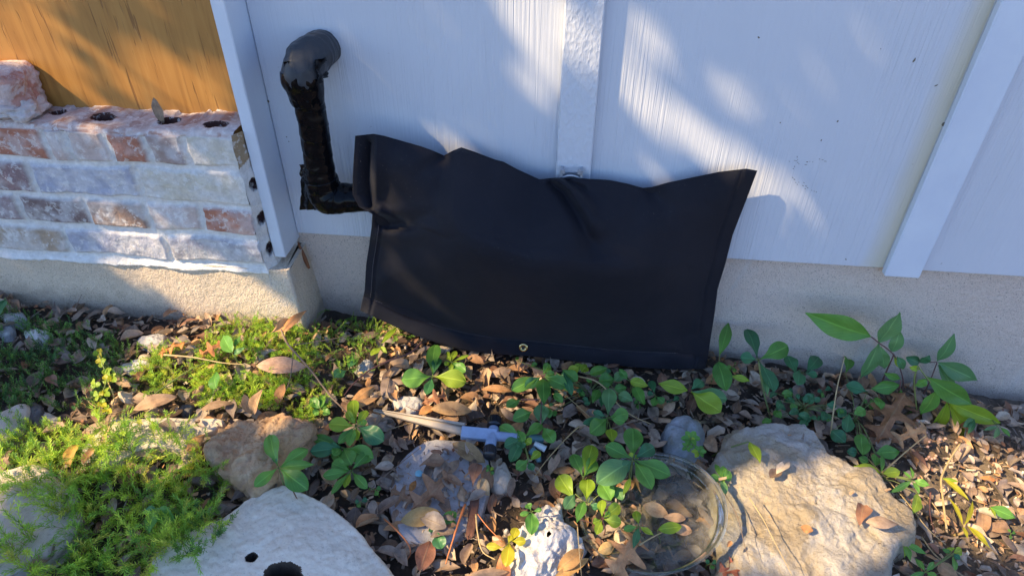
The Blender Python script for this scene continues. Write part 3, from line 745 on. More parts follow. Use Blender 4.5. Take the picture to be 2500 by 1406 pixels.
for k in range(len(rim)):
    a, b = rim[k], rim[(k+1) % len(rim)]; F.append([b, a, a+n_, b+n_])
me = fixn(mkmesh('cover', Vf+Vb, F)); obj('cover', me, M_CLOTH, bag)
Vf = np.array(Vf).reshape(NU, NV, 3)
def thread(path, off=.0006, dash=True):
    """short stitches following the cloth surface"""
    q = []; P = [Vf[int(round(a)), int(round(b))]+np.array([0, -off, off*.3]) for a, b in path]
    for k in range(0, len(P)-1, 2): q.append(tube([P[k], P[k+1]], [.0005, .0005], 3, 4))
    return merge(q)
hl = NV-1-int(37/430*NV); st = [(i, hl) for i in np.arange(8, NU-10, 1.0)]
obj('hem_stitching', mkmesh('hem_stitching', *thread(st)), M_STITCH, bag)
st = [(int(20/860*NU), j) for j in np.arange(int(.50*NV), hl, 1.0)]
obj('side_stitching', mkmesh('side_stitching', *thread(st)), M_STITCH, bag)
# grommet: nearest grid vertex to its place on the hem
gp = onY(1278, 848, -.095); k = np.unravel_index(np.argmin(np.linalg.norm(Vf-gp, axis=2)), (NU, NV)); gc = Vf[k]+np.array([0, -.003, .001])
nrm = np.array([0, -.93, .36]); a1 = np.array([1., 0, 0]); a2 = np.cross(nrm, a1)
V = []; prof_ = [(.0028, -.001), (.0040, .0006), (.0056, .0012), (.0076, .0008), (.0086, -.0008)]
for r_, h_ in [(q_[0]*1.35, q_[1]*1.35) for q_ in prof_]:
    for t in np.linspace(0, 2*math.pi, 32, endpoint=False): V.append(gc+(a1*math.cos(t)+a2*math.sin(t))*r_+nrm*h_)
obj('grommet', mkmesh('grommet', V, grid_faces(len(prof_), 32, True)), M_BRASS, bag)
V = [gc+nrm*-.0004]+[gc+(a1*math.cos(t)+a2*math.sin(t))*.0040-nrm*.0004 for t in np.linspace(0, 2*math.pi, 16, endpoint=False)]
h_ = obj('grommet_hole', mkmesh('grommet_hole', V, [[0, 1+i, 1+(i+1) % 16] for i in range(16)]), M_BLKP, bag)
#@@GROUND
# ------------------------------------------------------------------ unseen tree added to dapple the sunlight, crown gaps shaped for it (stands left of and before the wall)
# openings in its crown, each where a sun fleck lies: (x0, y0, x1, y1, half width, openness) on the wall or ground
LIT = [(1260, -60, 1330, 60, 72, 1), (1315, 60, 1350, 190, 42, 1), (1440, 130, 1440, 175, 40, .8), (1430, 230, 1430, 280, 24, .5),
       (1565, 60, 1555, 290, 24, .9), (1580, 260, 1640, 305, 30, 1), (1640, 300, 1790, 405, 26, 1), (1790, 405, 1900, 480, 36, 1), (1740, 190, 1900, 350, 20, .6),
       (1560, 380, 1630, 440, 36, .5), (850, 130, 840, 330, 38, .6), (1080, 365, 1130, 375, 28, .8), 
       (40, 60, 60, 150, 110, 1), (330, 180, 540, 225, 55, .8), (250, 120, 300, 170, 25, .6), (230, 260, 330, 285, 30, .7), (440, 300, 560, 300, 30, .6),
       (160, 300, 240, 330, 20, .4), (500, 480, 620, 530, 26, .6), (290, 560, 340, 650, 44, .9), (370, 640, 520, 700, 44, 1), (470, 700, 640, 775, 58, 1), (560, 780, 710, 800, 80, 1), (600, 640, 700, 560, 16, .5),
       (1210, 610, 1240, 700, 50, .66), (1200, 760, 1215, 800, 40, .66), (930, 780, 1100, 850, 34, .7), (900, 640, 900, 740, 30, .4),
       (450, 890, 720, 865, 84, 1), (460, 955, 720, 945, 60, .9), (900, 820, 980, 810, 30, .8), (900, 890, 960, 880, 34, .9),
       (1000, 985, 1250, 960, 44, .9), (1270, 960, 1350, 970, 34, .8), (1090, 1080, 1150, 1070, 22, .8), (1180, 900, 1260, 915, 22, .8),
       (860, 1030, 880, 1050, 46, .9), (300, 1030, 450, 1050, 52, .8), (515, 1090, 560, 1150, 58, 1), (640, 1060, 690, 1070, 38, .7),
       (250, 1110, 500, 1105, 58, .9), (565, 1080, 615, 1130, 46, 1), (60, 1210, 280, 1140, 62, .9), (10, 1320, 130, 1250, 92, 1), (60, 1380, 200, 1310, 34, .9), (390, 1180, 430, 1170, 28, .6),
       (1270, 1400, 1340, 1370, 44, .8), (1350, 1300, 1380, 1310, 24, .8), (1450, 1390, 1560, 1330, 74, .9), (1500, 1270, 1620, 1260, 34, .8), (1230, 1330, 1240, 1360, 26, .9),
       (1900, 1290, 2150, 1310, 92, .9), (2080, 1200, 2140, 1220, 30, .9), (1850, 1330, 2100, 1390, 60, .8), (1680, 1270, 1800, 1300, 30, .5),
       (2350, 1150, 2500, 1190, 60, .9), (2260, 1230, 2440, 1290, 60, .8), (2330, 1060, 2360, 1080, 22, .7), (2250, 1080, 2400, 1120, 22, .6), (2420, 1300, 2500, 1350, 40, .6), (1800, 1050, 1850, 1090, 10, .2)]
LA = np.array(LIT, float)
def openness(px, py, mg=17):
    a = LA[:, 0:2]; ab = LA[:, 2:4]-a; t = ((px-a[:, 0])*ab[:, 0]+(py-a[:, 1])*ab[:, 1])/(ab**2).sum(1).clip(1)
    t = t.clip(0, 1); d = np.hypot(px-a[:, 0]-ab[:, 0]*t, py-a[:, 1]-ab[:, 1]*t)
    m_ = np.where(LA[:, 5] > .72, mg, mg-22); o = float((LA[:, 5]*(d < LA[:, 4]+m_)).max()); return 1.0 if o > .72 else o
def landing(P):
    d = -TS; t = (0-P[1])/d[1]; Q = P+d*t
    if Q[0] < -.655: t = (YB-.008-P[1])/d[1]; Q = P+d*t
    if Q[0] < -.67 and Q[2] > .575: t = (-.004-P[1])/d[1]; Q = P+d*t
    if Q[2] < G(Q[0], Q[1])+.035:
        t = (G(Q[0], -.4)+.035-P[2])/d[2]; Q = P+d*t
        if Q[2] > .5: return None
    return Q
U1 = np.cross(TS, [0, 0, 1]); U1 /= np.linalg.norm(U1); U2 = np.cross(U1, TS)
O = np.array([0., -.25, .3]); LV = []; LF = []; nl = 0
us = np.arange(-2.6, 2.6, .034); vs = np.arange(-1.7, 1.9, .034)
for lay in range(4):
    for u in us:
        for v in vs:
            t = 3.9+lay*.3+rnd.uniform(-.2, .2); P = O+U1*(u+rnd.uniform(-.017, .017))+U2*(v+rnd.uniform(-.017, .017))+TS*t
            Q = landing(P)
            if Q is None: continue
            px, py = proj(Q); sml = openness(px, py, 34) > .5
            if -380 < px < 2880 and -560 < py < 1650:
                op = openness(px, py)
                if op > 0 and rnd.random() < op: continue
            elif rnd.random() < .93: continue
            n = TS+np.array([rnd.gauss(0, .45) for _ in range(3)]); n /= np.linalg.norm(n)
            a = np.cross(n, [rnd.gauss(0, 1) for _ in range(3)]); a /= np.linalg.norm(a); b = np.cross(n, a)
            l = rnd.uniform(.016, .022) if sml else rnd.uniform(.027, .037); w = l*.62; k = len(LV)
            for q, r in ((-1, 0), (-.4, .9), (.4, .8), (1, 0), (.4, -.8), (-.4, -.9)): LV.append(P+a*l*q+b*w*r)
            LF += [[k, k+1, k+2, k+3], [k, k+3, k+4, k+5]]
tc = O+TS*4.2
tree = tag(empty('gobo_tree', (tc[0]+.3, tc[1]-3.0, -.1)), 'unseen added tree, crown gaps shaped to throw sun flecks over the wall and bed', 'tree')
obj('crown', mkmesh('crown', LV, np.array(LF)), LM['d'], tree)
tb = np.array([tc[0]+.3, tc[1]-3.0, -.15]); tt = tb+np.array([-.1, .2, 3.0])
obj('trunk', mkmesh('trunk', *tube([tb, tb+[.05, .1, 1.5], tt, tt+[-.2, .2, 1.8]], [.17, .14, .11, .05], 30, 14)), M_BARK, tree)
for k in range(6):
    v = -1.1+k*.42; e = tc-TS*.6+U2*v-U1*1.05; e2 = e+U1*rnd.uniform(1.2, 1.9)+TS*.1
    obj('limb', mkmesh('limb', *tube([tt-np.array([0, 0, .3*(5-k)*.6]), (tt+e)/2+np.array([0, 0, .2]), e, e2], [.045, .028, .010, .003], 26, 8)), M_BARK, tree)

# ------------------------------------------------------------------ stones
STONES = []       # ground outlines, so that litter is kept off them
def stone(name, label, outline, h, mt, seed, rough=.006, roll=.12, dome=.3, holes=(), res=200, rings=70, tilt=(0, 0), facet=0, group=None, rfreq=1.0, cat='stone', skirt=1.03, edge=.03):
    P = []
    for px, py in outline: P.append(gnd(px, py, h*.9)[:2])
    P = np.array(P); cen = P.mean(0); Q = catmull(np.vstack([P, P[:1]]), res+1)[:-1]
    Q = Q*.6+np.array([np.interp(np.linspace(0, 1, res, endpoint=False), np.linspace(0, 1, len(P)+1), np.r_[P[:, k], P[0, k]]) for k in (0, 1)]).T*.4
    STONES.append([tuple(q) for q in (Q[::6]-cen)*.97+cen])
    size = np.linalg.norm(Q-cen, axis=1).max(); z0 = float(G(cen[0], cen[1])); V = []
    hs = [(onZ(a, b_, z0+h), r1, r2) for a, b_, r1, r2 in holes]
    ts = np.r_[np.linspace(0, 1, rings)**.8, np.full(16, 1.0)]
    for k, t in enumerate(ts):
        for i in range(res):
            d = Q[i]-cen; jag = 1+edge*fbm(Q[i][0]*18*rfreq+seed, Q[i][1]*18*rfreq, seed, 5)
            if k < rings: r = t*jag; zz = h*(1-dome*t*t)
            else: s = (k-rings+1)/16; r = jag*(1+(skirt-1)*math.sin(s*math.pi/2)); zz = h*(1-dome)*(1-s)-s*.05
            x, y = cen+d*r
            if k < rings and t > 1-roll: q = (t-(1-roll))/roll; zz -= h*.22*q*q*q
            elif k >= rings: zz -= h*.22*(1-s)
            zz += tilt[0]*(x-cen[0])+tilt[1]*(y-cen[1])
            if facet:
                cell = mn.voronoi((x*facet+seed, y*facet, zz*facet))[0]; zz += (cell[1]-cell[0])*.3/facet*(1 if k < rings else .4)
            nn = rough*fbm(x*11*rfreq+seed, y*11*rfreq, zz*11, 6)+rough*.35*(abs(mn.noise((x*34+seed, y*34, zz*34)))-.2)+rough*.16*mn.noise((x*110, y*110, seed))+rough*.22*mn.noise((x*62, y*62, seed+3))
            zz += nn*(1 if k < rings else .5); x += nn*.8*d[0]/size; y += nn*.8*d[1]/size
            if k >= rings: o = rough*1.2*fbm(x*20+seed, y*20, zz*30, 4); x += o*d[0]/size; y += o*d[1]/size
            for H, r1, r2 in hs:
                dd = math.hypot((x-H[0])/r1, (y-H[1])/r2)+.12*fbm(x*70, y*70, 3, 2)
                if dd < 1: zz -= (h+.03)*s01((1-dd)/.13)
            V.append((x, y, z0+zz))
    V = np.array(V); F = grid_faces(len(ts), res, True)
    o = obj(name, mkmesh(name, V, F), mt)
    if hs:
        o.data.materials.append(M_SOIL)  # soil floor; hole walls take the dark soil colour too, as painted shade
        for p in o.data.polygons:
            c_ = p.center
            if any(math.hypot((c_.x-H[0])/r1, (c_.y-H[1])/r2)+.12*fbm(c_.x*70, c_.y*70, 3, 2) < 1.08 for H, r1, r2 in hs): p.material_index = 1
    tag(o, label, cat, group); return o
stone('limestone_rock', 'big buff limestone boulder with a grey white top, right of the clear saucer', [(1806, 1031), (1881, 1029), (1952, 1029), (1982, 1047), (2002, 1072), (2027, 1107), (2077, 1137), (2127, 1157), (2152, 1177), (2183, 1212), (2223, 1247), (2240, 1283), (2233, 1308), (2200, 1322), (2195, 1353), (2168, 1430), (2150, 1560), (1950, 1640), (1740, 1560), (1725, 1450), (1755, 1360), (1758, 1280), (1745, 1180), (1745, 1102), (1776, 1062)], .075, M_LIME, 3.3, .014, .10, .18, (), 340, 150, (0.0, .04), edge=.05)
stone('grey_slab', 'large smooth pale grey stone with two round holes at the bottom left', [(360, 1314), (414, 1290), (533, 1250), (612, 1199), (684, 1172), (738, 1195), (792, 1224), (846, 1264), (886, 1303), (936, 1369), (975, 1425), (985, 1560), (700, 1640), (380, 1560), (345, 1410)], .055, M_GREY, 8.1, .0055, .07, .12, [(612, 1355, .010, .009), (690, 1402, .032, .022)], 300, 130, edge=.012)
stone('flagstone', 'flat buff flagstone with straight back edge left of the orange rock', [(266, 1022), (400, 1018), (545, 1024), (530, 1050), (504, 1062), (470, 1085), (436, 1100), (400, 1092), (340, 1100), (250, 1140), (196, 1120), (200, 1090)], .030, M_FLAT, 2.2, .003, .06, .05, (), 200, 60, edge=.01)
stone('orange_rock', 'rough orange brown rock behind the five leaf seedling', [(533, 1022), (554, 1004), (612, 1008), (684, 1015), (749, 1036), (772, 1056), (734, 1087), (700, 1120), (660, 1150), (612, 1176), (560, 1160), (520, 1120), (497, 1094), (504, 1073)], .075, M_ORNG, 6.4, .020, .16, .22, (), 260, 110, (.10, .15), 16, edge=.06)
stone('pitted_rock', 'pale craggy rock with a peaked top between the paver and the saucer', [(1259, 1275), (1298, 1240), (1340, 1214), (1369, 1220), (1380, 1257), (1410, 1278), (1425, 1313), (1412, 1352), (1370, 1385), (1340, 1420), (1300, 1450), (1250, 1430), (1250, 1340)], .060, M_CRAG, 9.9, .020, .3, .45, (), 220, 90, (0, .1), 22, edge=.10)
stone('blue_grey_rock', 'rounded mossy blue grey rock behind the clear saucer', [(1622, 1040), (1640, 1012), (1675, 1003), (1708, 1015), (1727, 1045), (1722, 1080), (1700, 1105), (1650, 1100), (1628, 1075)], .055, M_BLUE, 4.4, .007, .4, .45, (), 140, 60, (0, .1), 16, edge=.04)
stone('round_paver', 'half buried flat mauve grey paver under dead leaves in the middle', [(953, 1188), (966, 1136), (1014, 1089), (1065, 1072), (1152, 1085), (1190, 1128), (1195, 1200), (1160, 1280), (1080, 1330), (1000, 1325), (965, 1280), (950, 1235)], .014, M_PAVE, 1.4, .003, .06, .02, (), 200, 60, edge=.01)
stone('pale_stone', 'pale sunlit stone under the feathery green plants in the lower left corner', [(-160, 1190), (0, 1150), (90, 1135), (170, 1190), (200, 1270), (120, 1350), (0, 1400), (-160, 1400)], .028, M_FLAT, 5.9, .006, .15, .2, (), 160, 50, edge=.03)
stone('brown_stone', 'dull brown stone cut by the left edge of the frame', [(-80, 1010), (0, 1000), (60, 985), (72, 1005), (45, 1050), (-10, 1085), (-90, 1090)], .03, M_FLAT, 7.9, .004, .15, .2, (), 120, 40, edge=.03)
SM = [('white_stone', 'angular white stone above the tip of the grey stake', 994, 984, 34, 25, .022, M_CHIP), ('pinkish_stone', 'pinkish angular stone right of the flat grey paver', 1225, 1160, 26, 32, .02, M_FLAT),
      ('dark_chip', 'dark grey chip of stone behind the buff flagstone', 452, 992, 20, 18, .02, M_DCHIP), ('grey_lump', 'pale grey lump against the sandy footing', 372, 826, 36, 15, .022, M_CHIP),
      ('white_lump', 'white crumbly lump beside the sandy footing at far left', 28, 772, 30, 16, .022, M_CHIP), ('crusty_lump', 'grey white crusty lump in the feathery plants at upper left', 85, 812, 34, 20, .024, M_CRAG),
      ('dark_stone', 'dark grey stone left of the buff flagstone', 82, 1004, 22, 34, .024, M_DCHIP), ('gravel_lump', 'grey gritty lump just left of the sunlit green patch', 335, 892, 40, 18, .014, M_CRAG),
      ('pale_stone_chip', 'small white chip lying on the flat grey paver', 1086, 1107, 14, 13, .022, M_CHIP), ('pebble', 'tiny white pebble left of the pale craggy rock', 1237, 1293, 6, 6, .02, M_CHIP), ('bright_stone', 'bright white stone in the leaf patch below the bag corner', 888, 892, 24, 18, .02, M_CHIP),
      ('corner_stone', 'small grey stone at the far left edge above the brown stone', 8, 800, 22, 20, .02, M_CHIP), ('yellowish_stone', 'yellowish pebble left of the flagstone back corner', 115, 1018, 26, 18, .018, M_FLAT)]
for nm, lb, px, py, rx, ry, h, m_ in SM:
    sd = px*.013; stone(nm, lb, [(px+rx*math.cos(a)*(1+.22*math.sin(3*a+sd)), py-ry*math.sin(a)*(1+.2*math.cos(2*a+sd))) for a in np.linspace(0, 2*math.pi, 9, endpoint=False)], h, m_, sd, .006, .3, .35, (), 60, 24, facet=50, edge=.06)
SP = [np.array(s) for s in STONES]
def on_stone(x, y):
    for k, s in enumerate(SP):
        if s[:, 0].min() < x < s[:, 0].max() and s[:, 1].min() < y < s[:, 1].max() and inpoly(x, y, STONES[k]): return k+1
    return 0

# ------------------------------------------------------------------ dead leaves
def blade(nu, nv, shape, cup=.2, curl=.2, twist=0.0, wav=.05, seed=0, bite=0):
    """unit leaf: along +x 0..1, half width from shape(t); returns V, F, uv"""
    V = []; uv = []
    for i in range(nu):
        t = i/(nu-1); w = max(.004, shape(t))
        for j in range(nv):
            s = j/(nv-1)*2-1
            x = t; y = w*s; z = cup*abs(s)**1.5*w+curl*(-(t-.5)**2+.25)*1.0+wav*math.sin(t*9+seed)*s*w*2+wav*.6*mn.noise((t*3+seed, s*1.5, seed))
            x += .05*mn.noise((t*4, s*2, seed+4))*abs(s); y += .05*mn.noise((t*2, seed, s))
            a = twist*(t-.5); y, z = y*math.cos(a)-z*math.sin(a), y*math.sin(a)+z*math.cos(a)
            V.append((x, y, z)); uv.append((t, j/(nv-1)))
    F = grid_faces(nu, nv).tolist()
    if bite: F = [f for k, f in enumerate(F) if not ((k//(nv-1)) > nu*.55 and (k % (nv-1)) >= (nv-1)*.5 and (k//(nv-1)) < nu*.8)]
    return np.array(V), np.array(F), np.array(uv)
def sh_oval(w, pw=1.0): return lambda t: w*math.sin(math.pi*min(1, max(0, t))**pw)**.72
def sh_obo(w): return lambda t: w*(max(0, math.sin(math.pi*t**1.5)))**.62*(.35+.65*min(1, t*2.2)) if t < .999 else .004
def sh_ell(w): return lambda t: w*max(0, math.sin(math.pi*t**.95))**1.05
def sh_ser(w, n=7): return lambda t: w*max(0, math.sin(math.pi*t**.8))**.8*(1+.16*((t*n) % 1.0-.5))
def sh_oak(w): return lambda t: w*(.26+.74*max(0, math.cos(t*2*math.pi*2.6-2.4))**.9*(.5+.7*math.sin(math.pi*t)))*(1 if t < .9 else (1-t)*10)*(1 if t > .12 else .35)
def sh_frag(w, s): return lambda t: w*(.55+.45*math.sin(3*t+s))*(1 if .1 < t < .92 else .3)
PROT = []
for k in range(6): PROT.append(blade(9, 6, sh_oval(.19+.03*(k % 3), .9+.1*(k % 2)), [.5, -.4, .9, .2, -.8, 1.3][k], [.25, .5, -.3, .12, .7, -.2][k], [.4, -.7, .2, 1.2, -.3, .8][k], .05, k))
for k in range(3): PROT.append(blade(9, 6, sh_obo(.24), [.4, -.5, .8][k], [.4, .2, -.3][k], [.5, -.5, .1][k], .06, k+9))
for k in range(2): PROT.append(blade(9, 6, sh_oval(.2), .6, .3, .4, .06, k+14, 1))
for k in range(2): PROT.append(blade(6, 5, sh_frag(.30, k), .5, .3, .5, .12, k+19))
POAK = [blade(40, 9, sh_oak(.36), c, cu, tw, .05, s) for c, cu, tw, s in ((.25, .25, .3, 1), (-.3, .4, -.5, 2), (.4, -.2, .6, 3))]
DCOL = [(.54, .38, .24), (.33, .21, .13), (.58, .33, .16), (.36, .30, .24), (.66, .55, .41), (.30, .16, .10), (.44, .32, .23), (.22, .16, .12), (.50, .41, .32), (.38, .32, .26), (.27, .21, .17)]
def rotm(yaw, pitch, roll):
    cy, sy, cp, sp_, cr, sr = math.cos(yaw), math.sin(yaw), math.cos(pitch), math.sin(pitch), math.cos(roll), math.sin(roll)
    return np.array([[cy, -sy, 0], [sy, cy, 0], [0, 0, 1]]) @ np.array([[cp, 0, sp_], [0, 1, 0], [-sp_, 0, cp]]) @ np.array([[1, 0, 0], [0, cr, -sr], [0, sr, cr]])
SED = [[(-60, 790), (60, 770), (150, 800), (300, 830), (330, 900), (300, 960), (230, 1000), (-60, 1020)],
       [(330, 880), (440, 860), (560, 800), (700, 760), (760, 880), (840, 960), (760, 1040), (640, 1000), (480, 990), (340, 960)],
       [(700, 770), (950, 790), (1000, 830), (930, 860), (860, 930), (740, 900)],
       [(10, 1040), (200, 1050), (190, 1130), (60, 1160), (0, 1120)],
       [(130, 1110), (260, 1080), (330, 1060), (520, 1110), (560, 1200), (500, 1260), (560, 1330), (440, 1420), (-60, 1420), (-60, 1330), (40, 1280), (20, 1200)]]
cand = []
tries = 0
while len(cand) < 6300 and tries < 60000:
    tries += 1
    x = rnd.uniform(-1.65, 1.45); y = rnd.uniform(-1.0, -.012)
    if x < -.63 and y > -.118: continue
    s = on_stone(x, y)
    px, py = proj((x, y, float(G(x, y))))
    insed = any(inpoly(px, py, p) for p in SED)
    if s:
        pr = {7: .55, 3: .25, 1: .012, 2: .004, 8: .05, 9: .05}.get(s, .0)
        if s == 7 and px < 1030 and py < 1180: pr = .04
        if rnd.random() > pr: continue
    if insed and rnd.random() < .45: continue
    frag = 0
    if px > 2150 and py > 1080: frag = .6
    sc = rnd.uniform(.030, .058) if rnd.random() > .50+frag*.3 else rnd.uniform(.010, .028)
    hz = rnd.random()**1.3*.022+ (.018 if s == 7 else .03 if s == 3 else .075 if s == 1 else .058 if s == 2 else 0)
    th = s > 0
    cand.append((hz+sc*.1, x, y, sc, rnd.uniform(0, 6.28), rnd.gauss(0, .28)*(.25 if th else 1), rnd.gauss(0, .35)*(.25 if th else 1), rnd.randrange(len(PROT)), rnd.choice(DCOL), px, py))
# the 240 that show largest become leaves of their own, the rest is litter
def vis(c): return (0 < c[9] < 2500 and 860 < c[10] < 1400)
order = sorted([c for c in cand if vis(c) and not any(inpoly(c[9], c[10], p) for p in SED)], key=lambda c: -(c[3]+c[0]*.9))
solo = order[:225]; ids = set(id(c) for c in solo)
def place(c):
    V, F, uv = PROT[c[7]]; Rm = rotm(c[4], c[5], c[6]); z = float(G(c[1], c[2]))+c[0]
    W_ = (V-np.array([.5, 0, 0]))*c[3]; 
    return W_ @ Rm.T+np.array([c[1], c[2], z])
AV = []; AF = []; AC = []; AU = []; off = 0
for c in cand:
    if id(c) in ids: continue
    P = place(c); V, F, uv = PROT[c[7]]
    AV.append(P); AF.append(F+off); AU.append(uv); off += len(P)
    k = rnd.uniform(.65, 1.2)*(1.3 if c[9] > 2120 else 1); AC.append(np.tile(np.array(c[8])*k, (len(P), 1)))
# crumbs, chips and short stalks between the leaves
for _ in range(15000):
    x = rnd.uniform(-1.6, 1.45); y = rnd.uniform(-.95, -.012)
    if x < -.63 and y > -.112: continue
    s = on_stone(x, y)
    if s and s not in (7,): 
        if rnd.random() > .02: continue
    h = {7: .014, 1: .07, 2: .052, 3: .028}.get(s, 0)
    px, py = proj((x, y, 0)); right = px > 2150 and py > 1050
    if not right and rnd.random() < .35: continue
    l = rnd.uniform(.004, .016); w = l*rnd.uniform(.08, .6); l *= rnd.choice([1, 1, 1.8]); Rm = rotm(rnd.uniform(0, 6.28), rnd.gauss(0, .4), rnd.gauss(0, .5))
    V = np.array([[-l, -w*.6, 0], [l*.8, -w, .001], [l, w*.7, 0], [-l*.7, w, .0015]])*.5; V = V @ Rm.T+np.array([x, y, float(G(x, y))+h+rnd.uniform(.002, .014)])
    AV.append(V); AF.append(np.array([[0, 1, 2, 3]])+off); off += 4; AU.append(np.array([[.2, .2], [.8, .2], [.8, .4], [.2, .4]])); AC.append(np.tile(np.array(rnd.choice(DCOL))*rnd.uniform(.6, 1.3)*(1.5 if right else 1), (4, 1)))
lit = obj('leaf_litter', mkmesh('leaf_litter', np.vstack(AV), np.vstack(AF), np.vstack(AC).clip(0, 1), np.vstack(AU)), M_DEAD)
tag(lit, 'brown dead leaves and crumbs covering the bed', 'leaf litter', kind='stuff')
PM = {}
for c in solo:
    key = (c[7], c[8])
    if key not in PM:
        V, F, uv = PROT[c[7]]; me = mkmesh('fallen_leaf', V-np.array([.5, 0, 0]), F, np.tile(np.array(c[8]), (len(V), 1)), uv); me.materials.append(M_DEAD); PM[key] = me
    o = bpy.data.objects.new('fallen_leaf', PM[key]); COL.objects.link(o)
    Rm = rotm(c[4], c[5], c[6])*c[3]; T = np.eye(4); T[:3, :3] = Rm; T[:3, 3] = (c[1], c[2], float(G(c[1], c[2]))+c[0]); o.matrix_world = Matrix(T.tolist())
    tag(o, 'small dry brown oak leaf lying in the leaf litter', 'fallen leaf', 'fallen leaves in the litter')

def leafmesh(b, t, w, shape='o', up=None, cup=.25, droop=.12, seed=0, nu=13, nv=7, twist=.2, fold=.25):
    """leaf blade from point b to point t, w = width in metres"""
    b = np.array(b); t = np.array(t); ax = t-b; ln = np.linalg.norm(ax); ax = ax/ln
    up = np.array([0, -.55, .83]) if up is None else np.array(up)
    sd = np.cross(up, ax); sd /= np.linalg.norm(sd)+1e-9; nn = np.cross(ax, sd)
    sh = {'o': sh_obo(.5), 'e': sh_ell(.5), 's': sh_ser(.5), 'v': sh_oval(.5), 'k': sh_oak(.62), 'l': sh_ell(.5)}[shape]
    if shape in 'ks': nu = 44; nv = 9
    V = []; uv = []; mx = max(sh(i/40) for i in range(41)); r = seed*1.37
    for i in range(nu):
        q = i/(nu-1); wd = max(.015, sh(q)/mx*.5)*w
        for j in range(nv):
            s = j/(nv-1)*2-1
            z = fold*abs(s)*wd*cup*3+droop*ln*(1-(2*q-1)**2)*.5+.10*w*mn.noise((q*3+r, s*1.2, r))+.03*w*math.sin(q*14+r)*abs(s)
            a = twist*(q-.3); y = s*wd
            V.append(b+ax*(q*ln)+sd*(y*math.cos(a))+nn*(z+y*math.sin(a))); uv.append((q, j/(nv-1)))
    return np.array(V), grid_faces(nu, nv), uv
